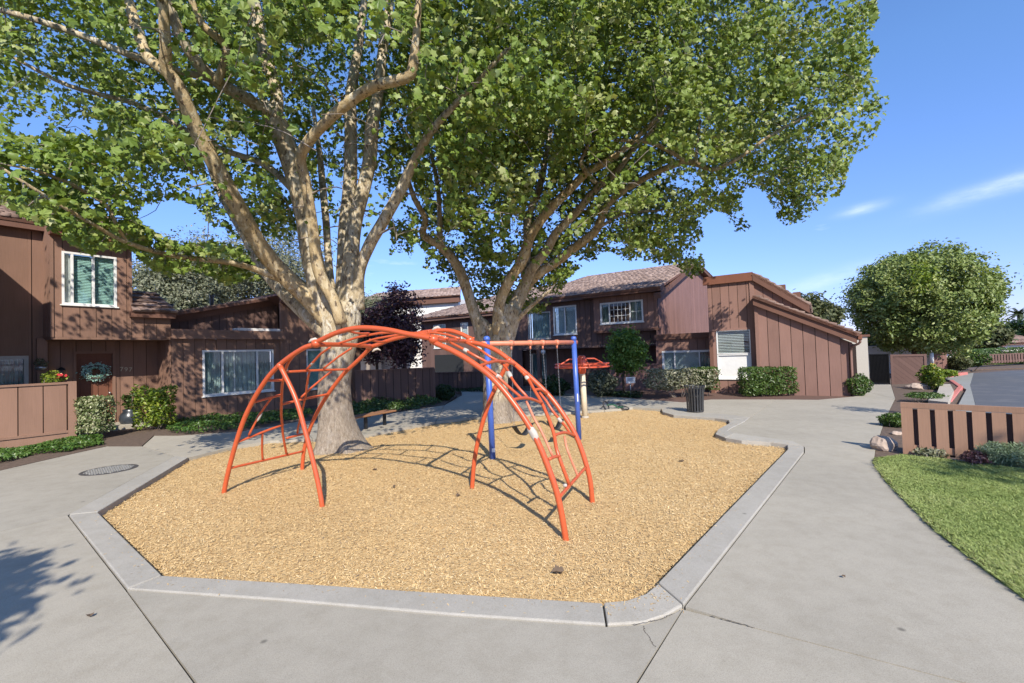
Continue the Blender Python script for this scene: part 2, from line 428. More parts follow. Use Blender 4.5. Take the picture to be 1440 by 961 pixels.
def shingle_mat(name, cols):
    m, nt, b = nodes(name); L = nt.links.new
    at_ = N(nt, 'Attribute', attribute_name='rnd'); oi = nt.nodes.new('ShaderNodeObjectInfo')
    v = coords(nt, (1, 1, 1)); n1 = N(nt, 'TexNoise', Scale=9., Detail=7., Roughness=.7); L(v, n1.inputs['Vector'])
    a = N(nt, 'Math', operation='ADD'); L(at_.outputs['Fac'], a.inputs[0]); L(oi.outputs['Random'], a.inputs[1])
    fr = N(nt, 'Math', operation='FRACT'); L(a.outputs[0], fr.inputs[0])
    a2 = N(nt, 'Math', operation='MULTIPLY_ADD'); L(n1.outputs['Fac'], a2.inputs[0]); a2.inputs[1].default_value = .9
    a3 = N(nt, 'Math', operation='MULTIPLY_ADD'); L(fr.outputs[0], a3.inputs[0]); a3.inputs[1].default_value = .7; a3.inputs[2].default_value = -.3
    L(a3.outputs[0], a2.inputs[2])
    r = ramp(nt, [(0, cols[0]), (.5, cols[1]), (1, cols[2])]); L(a2.outputs[0], r.inputs['Fac'])
    L(r.outputs['Color'], b.inputs['Base Color']); b.inputs['Roughness'].default_value = .9; b.inputs['Specular IOR Level'].default_value = .2
    return m

def pane_mat(name, tint=(.03, .04, .04), alpha=.55):
    m, nt, b = nodes(name); L = nt.links.new
    gl = nt.nodes.new('ShaderNodeBsdfGlossy'); gl.inputs['Roughness'].default_value = .03; gl.inputs['Color'].default_value = (.9, .95, 1, 1)
    tr = nt.nodes.new('ShaderNodeBsdfTransparent'); tr.inputs['Color'].default_value = (.90, .93, .93, 1)
    lw = nt.nodes.new('ShaderNodeLayerWeight'); lw.inputs['Blend'].default_value = .5
    fr = N(nt, 'Math', operation='POWER'); L(lw.outputs['Facing'], fr.inputs[0]); fr.inputs[1].default_value = 4.
    mr = N(nt, 'MapRange'); mr.inputs['To Min'].default_value = .035; mr.inputs['To Max'].default_value = .85; L(fr.outputs[0], mr.inputs['Value'])
    x = nt.nodes.new('ShaderNodeMixShader'); L(mr.outputs[0], x.inputs['Fac']); L(tr.outputs[0], x.inputs[1]); L(gl.outputs[0], x.inputs[2])
    L(x.outputs[0], nt.nodes['Material Output'].inputs['Surface'])
    return m

BROWN = (.150, .084, .062)
MAT = {}
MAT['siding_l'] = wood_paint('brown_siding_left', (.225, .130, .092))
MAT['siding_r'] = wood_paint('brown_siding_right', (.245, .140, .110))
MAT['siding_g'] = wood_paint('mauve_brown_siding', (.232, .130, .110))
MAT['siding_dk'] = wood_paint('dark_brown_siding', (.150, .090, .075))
MAT['gap'] = plain('dark_wood_gap', (.028, .017, .014), .9)
MAT['trim'] = wood_paint('brown_trim', (.155, .078, .055))
MAT['trim_red'] = wood_paint('red_brown_fascia', (.185, .075, .045))
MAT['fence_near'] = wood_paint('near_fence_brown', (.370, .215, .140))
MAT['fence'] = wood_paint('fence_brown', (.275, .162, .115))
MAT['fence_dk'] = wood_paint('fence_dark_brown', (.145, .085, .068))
MAT['shake'] = shingle_mat('brown_shakes', [(.10, .068, .055), (.20, .135, .11), (.30, .22, .185)])
MAT['shake_r'] = shingle_mat('mauve_shakes', [(.16, .115, .10), (.27, .20, .175), (.38, .295, .26)])
MAT['white'] = plain('window_white', (.74, .73, .70), .45, var=.05)
MAT['greyframe'] = plain('window_grey', (.42, .39, .35), .5, var=.06)
MAT['pane'] = pane_mat('window_glass')
MAT['blind'] = plain('blind_white', (.62, .68, .66), .6, var=.04)
MAT['blind_grey'] = plain('blind_grey', (.42, .43, .42), .6, var=.05)
MAT['blind_green'] = plain('blind_pale_green', (.40, .62, .55), .6, var=.05)
MAT['curtain'] = plain('curtain_grey', (.30, .38, .37), .9, var=.25, scale=3)
MAT['room'] = plain('unlit_room_black', (.02, .022, .024), .9)  # near-black colour stands for the shade inside rooms and openings
MAT['stucco'] = plain('cream_stucco', (.50, .46, .39), .9, var=.10, scale=40, bump=.3)
MAT['wallwhite'] = plain('white_wall', (.72, .70, .66), .8, var=.05)
MAT['concrete'] = concrete('concrete_walk', (.368, .338, .280))
MAT['curb'] = concrete('concrete_curb', (.39, .366, .32))
MAT['soil'] = plain('bare_soil', (.115, .078, .055), .95, var=.4, scale=14, bump=.8)
MAT['mulch'] = plain('red_brown_mulch', (.120, .066, .048), .95, var=.45, scale=32, bump=1., dirt=((.22, .15, .11), 45, .58))
MAT['asphalt'] = plain('asphalt', (.085, .09, .10), .85, var=.15, scale=60, bump=.3, dirt=((.12, .12, .125), 1.2, .5))
MAT['gutter'] = concrete('gutter_concrete', (.27, .275, .26))
MAT['redcurb'] = plain('red_curb_paint', (.50, .16, .13), .7, var=.25, scale=18, dirt=((.45, .38, .33), 14, .58))
MAT['chip_base'] = plain('wood_chip_bed', (.56, .385, .18), .95, var=.30, scale=55, bump=1., dirt=((.36, .215, .085), 26, .55))
MAT['chip'] = leaf_mat('wood_chip', [(.19, .14, .095), (.50, .335, .155), (.56, .39, .185), (.54, .37, .17), (.62, .445, .225), (.65, .48, .25), (.69, .54, .32)], .0, .85, .2)
MAT['orange'] = plain('orange_paint', (.52, .094, .032), .34, var=.07, scale=5, dirt=((.58, .20, .11), 14, .66))
MAT['orange_faded'] = plain('faded_orange_paint', (.62, .21, .12), .5, var=.12, scale=9)
MAT['red'] = plain('red_paint', (.55, .085, .035), .35, var=.12)
MAT['blue'] = plain('blue_paint', (.055, .115, .40), .35, var=.12, scale=5)
MAT['tape'] = plain('white_tape', (.47, .42, .36), .8, var=.12, scale=30, bump=.4)
MAT['cream'] = plain('cream_post', (.58, .50, .36), .6, var=.10)
MAT['steel'] = plain('galvanised_steel', (.42, .43, .44), .38, metal=.8, var=.2, scale=40)
MAT['black'] = plain('black_metal', (.018, .019, .021), .35, var=.3)
MAT['matblack'] = plain('matt_black_mesh', (.010, .010, .011), .9, var=.2, spec=.1)
MAT['cansteel'] = plain('worn_black_steel', (.040, .041, .043), .32, var=.25, scale=30)
MAT['rubber'] = plain('black_rubber', (.022, .022, .024), .6)
MAT['benchwood'] = wood_paint('bench_wood', (.26, .125, .06))
MAT['iron'] = plain('cast_iron', (.075, .070, .065), .6, var=.3, scale=25, bump=.4)
MAT['ironlight'] = plain('worn_iron', (.27, .26, .235), .6, var=.3, scale=25)
MAT['rock'] = plain('pale_rock', (.40, .31, .245), .9, var=.35, scale=6, bump=1.)
MAT['palecon'] = concrete('pale_concrete_pad', (.46, .41, .34))
MAT['bark1'] = bark_mat('sycamore_bark_left', 2.6)
MAT['bark2'] = bark_mat('sycamore_bark_right', .9)
MAT['bark_tan'] = bark_mat('sycamore_bark_tan', .1, [(0, (.52, .40, .225)), (.25, (.60, .475, .28)), (.5, (.49, .375, .215)), (.68, (.62, .52, .34)), (.88, (.36, .28, .18)), (.94, (.66, .60, .46))])
MAT['bark_dk'] = plain('dark_bark', (.085, .06, .045), .95, var=.4, scale=14, bump=1.)
MAT['bark_gr'] = plain('grey_bark', (.24, .20, .165), .95, var=.3, scale=14, bump=1.)
MAT['leaf1'] = leaf_mat('sycamore_leaf', [(.095, .150, .022), (.150, .225, .036), (.205, .290, .052), (.270, .340, .080), (.37, .40, .16)], .34, .45, .4)
MAT['leaf2'] = leaf_mat('sycamore_leaf_right', [(.100, .148, .022), (.155, .222, .038), (.215, .285, .056), (.285, .335, .090), (.39, .41, .21)], .34, .45, .4)
MAT['leaf_round'] = leaf_mat('round_tree_leaf', [(.100, .152, .034), (.170, .230, .052), (.240, .295, .080), (.33, .35, .13)], .26, .5)
MAT['leaf_purple'] = leaf_mat('plum_leaf', [(.045, .020, .028), (.085, .038, .050), (.14, .065, .075), (.20, .11, .10)], .2, .5)
MAT['leaf_grey'] = leaf_mat('grey_green_leaf', [(.10, .115, .062), (.165, .18, .105), (.23, .24, .15), (.31, .295, .21)], .25, .6)
MAT['leaf_far'] = leaf_mat('far_tree_leaf', [(.05, .07, .022), (.085, .10, .035), (.14, .14, .055)], .25, .6)
MAT['leaf_citrus'] = leaf_mat('bright_green_leaf', [(.075, .150, .024), (.12, .22, .038), (.17, .285, .055), (.24, .34, .09)], .36, .45)
MAT['leaf_lime'] = leaf_mat('lime_leaf', [(.07, .13, .015), (.15, .23, .025), (.25, .32, .04), (.34, .38, .06)], .35, .4)
MAT['leaf_hedge'] = leaf_mat('hedge_leaf', [(.035, .075, .014), (.06, .115, .022), (.095, .155, .032), (.135, .19, .05)], .28, .4)
MAT['leaf_varieg'] = leaf_mat('variegated_leaf', [(.07, .12, .03), (.14, .19, .065), (.36, .38, .20), (.55, .54, .36)], .25, .45)
MAT['leaf_silver'] = leaf_mat('silvery_leaf', [(.065, .09, .035), (.16, .17, .09), (.31, .30, .20), (.42, .40, .29)], .22, .55)
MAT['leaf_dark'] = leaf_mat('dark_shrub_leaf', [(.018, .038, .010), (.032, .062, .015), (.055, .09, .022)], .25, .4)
MAT['leaf_sage'] = leaf_mat('sage_leaf', [(.06, .075, .04), (.11, .125, .075), (.17, .18, .12)], .2, .6)
MAT['ivy'] = leaf_mat('ivy_leaf', [(.030, .075, .012), (.055, .125, .020), (.095, .175, .03), (.15, .22, .05)], .28, .4)
MAT['juniper'] = leaf_mat('juniper_needle', [(.12, .18, .085), (.20, .27, .15), (.30, .36, .24)], .2, .6)
MAT['grass'] = leaf_mat('grass_blade', [(.20, .27, .075), (.30, .38, .12), (.38, .45, .16), (.48, .50, .23)], .12, .6, .3)
MAT['lawn'] = plain('lawn_turf', (.125, .18, .05), .95, var=.4, scale=20, bump=.6, dirt=((.12, .10, .045), 9, .62))
MAT['litter'] = leaf_mat('edge_litter', [(.06, .042, .03), (.11, .08, .05), (.10, .14, .04), (.22, .17, .10)], .1, .9, .2)
MAT['petal_red'] = plain('red_petal', (.5, .03, .04), .6)
MAT['petal_white'] = plain('white_petal', (.75, .72, .66), .6)
MAT['wreath'] = leaf_mat('teal_wreath_leaf', [(.16, .38, .32), (.32, .58, .50), (.50, .72, .64), (.66, .80, .74)], .2, .6)
MAT['pot'] = plain('black_glazed_pot', (.035, .042, .052), .3, var=.35, scale=6)
MAT['terracotta'] = plain('terracotta', (.33, .12, .07), .7)
MAT['deadleaf'] = plain('dead_leaf', (.14, .095, .06), .9, var=.3)
MAT['sign'] = plain('sign_white', (.62, .64, .67), .5, var=.05)
MAT['signink'] = plain('sign_ink', (.14, .18, .27), .6)
MAT['yellow'] = plain('yellow_paint', (.55, .40, .07), .6)
MAT['copper'] = plain('brown_metal', (.16, .075, .05), .5, metal=.3)
m_, nt_, b_ = nodes('lit_bulb'); b_.inputs['Emission Color'].default_value = (1, .72, .38, 1); b_.inputs['Emission Strength'].default_value = 4; b_.inputs['Base Color'].default_value = (.8, .7, .5, 1); MAT['bulb'] = m_

OVAL_V = [(0, -.5, 0), (-.24, -.12, .05), (-.20, .22, .04), (0, .52, -.03), (.20, .22, .04), (.24, -.12, .05)]
OVAL_F = [(0, 3, 2, 1), (0, 5, 4, 3)]
# ------------------------------------------------------------------ ground, paving, playground bed
def P2(pts, z): return [tuple(gp(x, y, z)[:2]) for x, y in pts]
g_ = MB(); g_.add([(-900, -900, -.06), (900, -900, -.06), (900, 900, -.06), (-900, 900, -.06)], [(0, 1, 2, 3)])
tag(g_.build('ground', MAT['soil']), kind='structure')

PZ = .07      # top of the paving above the chips
CURB = [((265, 644), (246, 642)), ((200, 683), (170, 683)), ((137, 721), (96, 725)), ((180, 764), (134, 774)), ((227, 811), (178, 830)), ((430, 823), (400, 846)), ((640, 837), (630, 866)), ((848, 850), (853, 881)),
        ((880, 847), (905, 878)), ((908, 837), (938, 867)), ((926, 822), (962, 853)), ((1023, 720), (1066, 720)), ((1108, 632.5), (1131, 637)), ((1107, 626), (1131, 629)),
        ((1084, 623), (1115, 621)), ((1043, 620.5), (1060, 614)), ((1020, 616.5), (1034, 610)), ((1006, 611), (1023, 606.5)), ((1010, 604.5), (1030, 602)), ((1026, 595.5), (1048, 593)),
        ((1024, 591), (1055, 587.5)), ((1005, 588.5), (1020, 583)), ((947, 584), (955, 578.5)), ((932, 580), (943, 575.5)), ((930, 575.5), (940, 571.5))]
CIN = [gp(*a, PZ)[:2] for a, b in CURB]; COUT = [gp(*b, PZ)[:2] for a, b in CURB]
FAR_PX = [(930, 575.5), (890, 573), (850, 577), (800, 580), (740, 583), (690, 586), (660, 588), (613, 593), (567, 602), (511, 613), (440, 618), (380, 620), (330, 628), (265, 644)]
CHIP_POLY = [tuple(p) for p in CIN] + P2(FAR_PX[1:-1], PZ)

# chip bed: gently uneven grid clipped to the bed outline
xs = np.array([p[0] for p in CHIP_POLY]); ys = np.array([p[1] for p in CHIP_POLY])
cb = MB(); cb.prism(CHIP_POLY, -.05, -.03)
def chip_z(x, y):      # scuffed hollows and low heaps
    h = .010 * np.sin(1.7 * x + 1.1 * np.sin(1.3 * y)) * np.sin(1.9 * y + .7 * x) + .006 * np.sin(4.3 * x + 2 * np.sin(2.9 * y)) * np.sin(3.7 * y) + .004 * np.sin(9 * x + 3 * y) * np.sin(8 * y - 2 * x)
    for px, py in ((735, 625), (775, 622), (795, 758), (453, 718), (315, 693), (664, 692), (833, 705)):
        c = gp(px, py); s_ = .30 if py < 640 else .13
        h = h - (.035 if py < 640 else .015) * np.exp(-((x - c[0]) ** 2 + (y - c[1]) ** 2) / (2 * s_ * s_))
    return h
gx_, gy_ = np.meshgrid(np.arange(xs.min(), xs.max() + .1, .09), np.arange(ys.min(), ys.max() + .1, .09))
ok_ = in_poly(gx_, gy_, CHIP_POLY)
# grid cells fully inside; the rim is filled by the slab below the grid edge strip
idx = -np.ones(gx_.shape, int); idx[ok_] = np.arange(ok_.sum())
Vg = np.stack([gx_[ok_], gy_[ok_], chip_z(gx_[ok_], gy_[ok_])], 1)
q4 = np.stack([idx[:-1, :-1], idx[:-1, 1:], idx[1:, 1:], idx[1:, :-1]], -1).reshape(-1, 4); q4 = q4[(q4 >= 0).all(1)]
chip_bed = tag(big_mesh('wood_chip_bed', Vg, q4.ravel(), np.full(len(q4), 4), MAT['chip_base'], None, None, True), kind='structure')
rim = MB(); rim.prism(CHIP_POLY, -.05, -.012); tag(rim.build('wood_chip_rim', MAT['chip_base']), kind='structure')
n_try = 700000
cx_ = rng.uniform(xs.min(), xs.max(), n_try); cy_ = rng.uniform(ys.min(), ys.max(), n_try)
keep = in_poly(cx_, cy_, CHIP_POLY) & (rng.random(n_try) < np.clip(1.35 - cy_ / 14., .12, 1))
cx_, cy_ = cx_[keep][:260000], cy_[keep][:260000]
nc = len(cx_)
cpos = np.stack([cx_, cy_, chip_z(cx_, cy_) + rng.uniform(.001, .016, nc)], 1)
cn = np.stack([rng.normal(0, .38, nc), rng.normal(0, .38, nc), np.ones(nc)], 1)
scatter('wood_chips', [(-.5, -.14, 0), (.5, -.10, 0), (.46, .12, 0), (-.5, .13, 0)], [(0, 1, 2, 3)], cpos, cn,
        rng.uniform(.011, .033, nc), MAT['chip'], None, 'stuff', None, np.where(rng.random(nc) < .035, 0, np.clip(rng.normal(.58, .22, nc) + .13 * np.sin(1.3 * cx_ + 1.5 * np.sin(.9 * cy_)) * np.sin(1.1 * cy_ + .5 * cx_) + 5 * np.minimum(chip_z(cx_, cy_), 0), .12, 1)))

# concrete curb round the bed: cast segments
curb = setting('playground_curb')
groups = [(0, 2), (2, 4), (4, 7), (7, 10), (10, 13), (13, 16), (16, 20), (20, 24)]
for a, b in groups:
    q = MB()
    ins = [CIN[i] for i in range(a, b + 1)]; outs = [COUT[i] for i in range(a, b + 1)]
    # pull the ends apart by a hair for the joint
    def nud(L):
        L = [np.array(p) for p in L]
        d = unit(L[1] - L[0]); L[0] = L[0] + d * .006
        d = unit(L[-2] - L[-1]); L[-1] = L[-1] + d * .006
        return L
    ins, outs = nud(ins), nud(outs)
    outs = [o + unit(i - o) * .010 for i, o in zip(ins, outs)]
    q.prism([tuple(p) for p in ins] + [tuple(p) for p in outs[::-1]], -.05, PZ + .012)
    q.build('curb_segment', MAT['curb'], curb, bevel=.012)

paving = setting('concrete_paving')
def slab(px, mat='concrete', z=PZ, world_pts=None, inset=.008):
    pts = [np.array(p) for p in P2(px, z)] + [np.array(p) for p in (world_pts or [])]
    n = len(pts)
    A = sum(pts[i][0] * pts[(i + 1) % n][1] - pts[(i + 1) % n][0] * pts[i][1] for i in range(n))
    sg = 1 if A > 0 else -1
    res = []
    for i in range(n):
        e1 = unit(pts[i] - pts[i - 1]); e2 = unit(pts[(i + 1) % n] - pts[i])
        n1 = np.array([-e1[1], e1[0]]) * sg; n2 = np.array([-e2[1], e2[0]]) * sg
        b = n1 + n2; L = max(.35, float(b @ n1))
        res.append(pts[i] + b / L * inset)
    q = MB(); q.prism([tuple(p) for p in res], -.05, z)
    return q.build('slab', MAT[mat], paving)
OUTL = [(96, 725), (134, 774), (178, 830)]
slab(OUTL + [(275, 961), (360, 1076), (-900, 1076), (-300, 820), (0, 748)])
slab([(178, 830), (400, 846), (630, 866), (853, 881), (905, 878), (938, 867), (960, 856.5), (895, 961), (820, 1076), (360, 1076), (275, 961)])
slab([(960, 856.5), (1060, 883), (1358, 961), (1800, 1076), (820, 1076), (895, 961)])
slab([(962, 853), (1066, 720), (1131, 637), (1131, 629), (1115, 621), (1060, 614), (1034, 610), (1023, 606.5), (1030, 602), (1048, 593), (1055, 587.5), (1081, 569.5), (1090, 562),
      (1150, 562.5), (1200, 558), (1216, 550.5), (1259, 561), (1247, 585), (1240, 605), (1233, 625), (1229, 650), (1250, 680), (1310, 740), (1380, 795), (1440, 838), (1650, 1000), (1800, 1076), (1358, 961), (1060, 883)])
slab([(1216, 550.5), (1217, 541), (1253, 541), (1259, 561)])
slab([(1055, 587.5), (1020, 583), (955, 578.5), (943, 575.5), (940, 571.5), (930, 575.5), (890, 573), (850, 577), (870, 559), (905, 562), (960, 566), (1000, 562), (1090, 562), (1081, 569.5)])
slab([(850, 577), (800, 580), (740, 583), (690, 586), (660, 588), (613, 593), (625, 570), (650, 556), (648, 548), (690, 548), (740, 550), (800, 554), (870, 559)])
slab([(613, 593), (567, 602), (511, 613), (440, 618), (420, 593), (500, 588), (560, 580), (625, 570)])
slab([(440, 618), (380, 620), (330, 628), (265, 644), (246, 642), (200, 628), (217, 613), (251, 613), (339, 607), (420, 593)])
slab([(96, 725), (170, 683), (246, 642), (200, 628), (150, 628), (100, 639), (0, 662), (-300, 705), (-300, 820), (0, 748)])

def bed(name, px, mat, z):
    q = MB(); q.prism(P2(px, z), -.05, z); return tag(q.build(name, MAT[mat]), kind='structure')
bed('mulch_bed', [(870, 559.5), (905, 562.4), (960, 566.4), (1000, 562.4), (1090, 562.4), (1150, 562.9), (1200, 558.4), (1216, 550.9), (1217, 536), (1140, 535), (1000, 535), (900, 536), (868, 543), (866, 550)], 'mulch', .064)
bed('soil_bed', [(-300, 704), (0, 661.6), (100, 638.6), (150, 627.6), (199, 627.6), (216, 612.6), (251, 612.6), (339, 606.6), (420, 592.6), (500, 587.6), (560, 579.6), (625, 569.6), (642, 556), (560, 552), (420, 560), (230, 572), (60, 590), (-300, 625)], 'soil', .066)
bed('planter_bed', [(1259.3, 561), (1247.3, 585), (1240.3, 605), (1233.3, 625), (1229.5, 646), (1262, 644), (1300, 605), (1335, 575), (1352, 551), (1352, 541), (1312, 538), (1253.3, 541)], 'soil', .06)

# lawn, laid a little proud of the walk
FENCE_A, FENCE_B = gp(1270, 638, .09), gp(1440, 655, .09)
LAWN_PX = [(1229.6, 650), (1232, 643), (1270, 639), (1440, 659), (1700, 689), (1799, 1075), (1650, 999), (1440.5, 837.5), (1380.5, 794.5), (1310.5, 739.5), (1250.5, 679.5)]
LAWN = P2(LAWN_PX, .10)
f6 = FENCE_A + (FENCE_B - FENCE_A) * 6; LAWN[5:5] = [(f6[0], f6[1] - .1), (f6[0] + 1, -3.), (LAWN[5][0], -3.)]
q = MB(); q.prism(LAWN, -.05, .075); tag(q.build('lawn', MAT['lawn']), kind='structure')
lx = np.array([p[0] for p in LAWN]); ly = np.array([p[1] for p in LAWN])
ng = 1300000
gx, gy = rng.uniform(lx.min(), min(lx.max(), 11.), ng), rng.uniform(ly.min(), ly.max(), ng)
kk = in_poly(gx, gy, LAWN) & (gx < gy * 1.25 + 2.2)
gx, gy = gx[kk][:250000], gy[kk][:250000]; ng = len(gx)
patch = np.sin(gx * 3.1 + 1.3 * np.sin(gy * 2.2)) * np.sin(gy * 2.7 + gx) * .5 + .5
gh = rng.uniform(.018, .042, ng) * (0.8 + .45 * patch)
lean = rng.normal(0, .75, (ng, 2)) + [-.1, .25]
th = rng.uniform(0, 2 * np.pi, ng); wx, wy = np.cos(th) * .0036, np.sin(th) * .0036
b0 = np.stack([gx, gy, np.full(ng, .074)], 1)
w = np.stack([wx, wy, np.zeros(ng)], 1)
tip = b0 + np.stack([lean[:, 0] * gh, lean[:, 1] * gh, gh], 1)
mid = b0 + np.stack([lean[:, 0] * gh * .35, lean[:, 1] * gh * .35, gh * .6], 1)
V = np.stack([b0 - w, b0 + w, mid + w * .8, tip, mid - w * .8], 1).reshape(-1, 3)
L = (np.arange(ng)[:, None] * 5 + np.arange(5)[None]).ravel()
big_mesh('grass', V, L, np.full(ng, 5), MAT['grass'], np.repeat(np.clip(rng.normal(.25 + .45 * patch, .2), 0, 1), 5), None, False, 'stuff')

# loose chips kicked onto the curb, dirt and clippings along the lawn edge
def along(pts, n):
    P = np.array(pts, float); sg = np.linalg.norm(np.diff(P, axis=0), axis=1); cs = np.r_[0, np.cumsum(sg)]
    t = rng.uniform(0, cs[-1], n); return np.stack([np.interp(t, cs, P[:, 0]), np.interp(t, cs, P[:, 1])], 1)
a_, b_ = along(CIN, 900), None
jj = rng.integers(0, len(CIN) - 1, 900); tt = rng.random(900)[:, None]; k_ = (np.abs(rng.normal(0, .45, 900)))[:, None]
ci_, co_ = np.array(CIN), np.array(COUT)
sp = (ci_[jj] * (1 - tt) + ci_[jj + 1] * tt) * (1 - k_) + (co_[jj] * (1 - tt) + co_[jj + 1] * tt) * k_
sp = np.c_[sp, np.where(k_[:, 0] < .98, PZ + .016, PZ + .004)]
scatter('spilled_chips', [(-.5, -.14, 0), (.5, -.10, 0), (.46, .12, 0), (-.5, .13, 0)], [(0, 1, 2, 3)], sp, rng.normal(0, .2, (900, 3)) + [0, 0, 1], rng.uniform(.008, .026, 900), MAT['chip'], None, 'stuff')
ed = along(P2([(1232, 645), (1229.5, 651), (1250, 680.5), (1310, 740.5), (1380, 795.5), (1440, 838), (1600, 960)], PZ), 2600) + rng.normal(0, .018, (2600, 2)) + [.012, -.006]
scatter('lawn_edge_dirt', OVAL_V, OVAL_F, np.c_[ed, np.full(2600, PZ + .008) + rng.uniform(0, .02, 2600)], rng.normal(0, .6, (2600, 3)) + [0, 0, .8], rng.uniform(.012, .04, 2600), MAT['litter'], None, 'stuff')

# road beyond the fence with its gutter and red kerb
bed('road', [(1371, 566), (1364, 542), (1369, 525), (1420, 521.5), (1700, 512), (1900, 640), (1500, 650), (1376, 600)], 'asphalt', .0)
bed('gutter', [(1342, 580), (1359, 548), (1343, 538), (1330, 533), (1330, 528), (1352, 527), (1369, 524.6), (1364, 541.6), (1370.6, 566), (1376, 600)], 'gutter', .012)
rk = setting('red_kerb')
for a, b in (((1334, 566), (1350, 546)), ((1350.6, 545), (1338, 536))):
    A, B = gp(*a, .05), gp(*b, .05); d = unit(B - A); nn = np.array([-d[1], d[0], 0]) * .075
    MB().box((A + B) / 2 - [0, 0, .02], (B - A) / 2, nn, (0, 0, .07)).build('kerb_stone', MAT['redcurb'], rk, bevel=.02)
A, B = gp(1331, 528, .12), gp(1357, 524, .12); d = unit(B - A)
MB().box((A + B) / 2 - [0, 0, .06], (B - A) / 2, np.array([-d[1], d[0], 0]) * .12, (0, 0, .08)).build('kerb_stone', MAT['redcurb'], rk, bevel=.02)
bed('verge', [(1308, 545), (1330, 528), (1357, 523), (1369, 520), (1700, 508), (1700, 498), (1360, 510), (1318, 518)], 'soil', .02)
bed('concrete_pad', [(1305, 563), (1318, 552), (1322, 541), (1336, 540), (1341, 549), (1333, 566)], 'palecon', .22)
# ------------------------------------------------------------------ building helpers
_cube = MB().box((0, 0, 0), (.5, 0, 0), (0, .5, 0), (0, 0, .5))
CUBES = {}
def cube_mesh(mat):
    if mat not in CUBES: CUBES[mat] = _cube.mesh('board_' + mat, MAT[mat])
    return CUBES[mat]
def board(pl, s0, s1, z0, z1, o0, o1, mat, name, parent):
    o = bpy.data.objects.new(name, cube_mesh(mat))
    m = pl.mat((s0 + s1) / 2, (z0 + z1) / 2, (o0 + o1) / 2) @ Matrix.Diagonal((s1 - s0, o1 - o0, z1 - z0, 1))
    return link(o, parent, m)
def topfn(top):
    if callable(top): return top
    return lambda s: top
def board_wall(parent, pl, s0, s1, z0, top, bw, mat, holes=(), gap=.014, thick=.022, back=.10, name='wall', pname='siding_board', backmat='gap', start=None):
    """wall = dark backing with real openings + one board object per board, proud of the backing"""
    tf = topfn(top)
    cuts = sorted({s0, s1, *[h[0] for h in holes], *[h[1] for h in holes]})
    cuts = [c for c in cuts if s0 <= c <= s1]
    q = MB()
    def spans(a, b):
        zc = [(z0, None)]
        mid = (a + b) / 2
        iv = [(z0, None)]
        for h in sorted(holes, key=lambda h: h[2]):
            if h[0] < mid < h[1]:
                lo, hi = iv.pop()
                if h[2] - lo > .02: iv.append((lo, h[2]))
                iv.append((h[3], None))
        return iv
    for a, b in zip(cuts[:-1], cuts[1:]):
        if b - a < .01: continue
        for lo, hi in spans(a, b):
            if hi is None:
                if min(tf(a), tf(b)) - lo < .02: continue
                q.pbox(pl, a, b, lo, tf(a), -back, 0, None, tf(b))
            else: q.pbox(pl, a, b, lo, hi, -back, 0)
    w = q.build(name, MAT[backmat], parent)
    s = s0 if start is None else start
    edges = []
    while s < s1 - .04:
        e = min(s + bw, s1)
        if s1 - e < .08: e = s1
        edges.append((max(s, s0), e)); s = e
    for a, b in edges:
        cc = [a] + [c for c in cuts if a + .03 < c < b - .03] + [b]
        segs = list(zip(cc[:-1], cc[1:]))
        # join neighbours that share the same spans
        merged = []
        for sg in segs:
            sp = spans(*sg)
            if merged and merged[-1][2] == sp: merged[-1] = (merged[-1][0], sg[1], sp)
            else: merged.append((sg[0], sg[1], sp))
        for a2, b2, sp in merged:
            l = a2 + (gap / 2 if a2 == a else .001); r = b2 - (gap / 2 if b2 == b else .001)
            th = thick + random.uniform(-.003, .003)
            for lo, hi in sp:
                if hi is None:
                    t0, t1 = tf(l), tf(r)
                    if min(t0, t1) - lo < .02: continue
                    if abs(t0 - t1) < 1e-4: board(pl, l, r, lo, t0, .0005, th, mat, pname, w)
                    else: MB().pbox(pl, l, r, lo, t0, .0005, th, None, t1).build(pname, MAT[mat], w)
                else: board(pl, l, r, lo, hi, .0005, th, mat, pname, w)
    return w
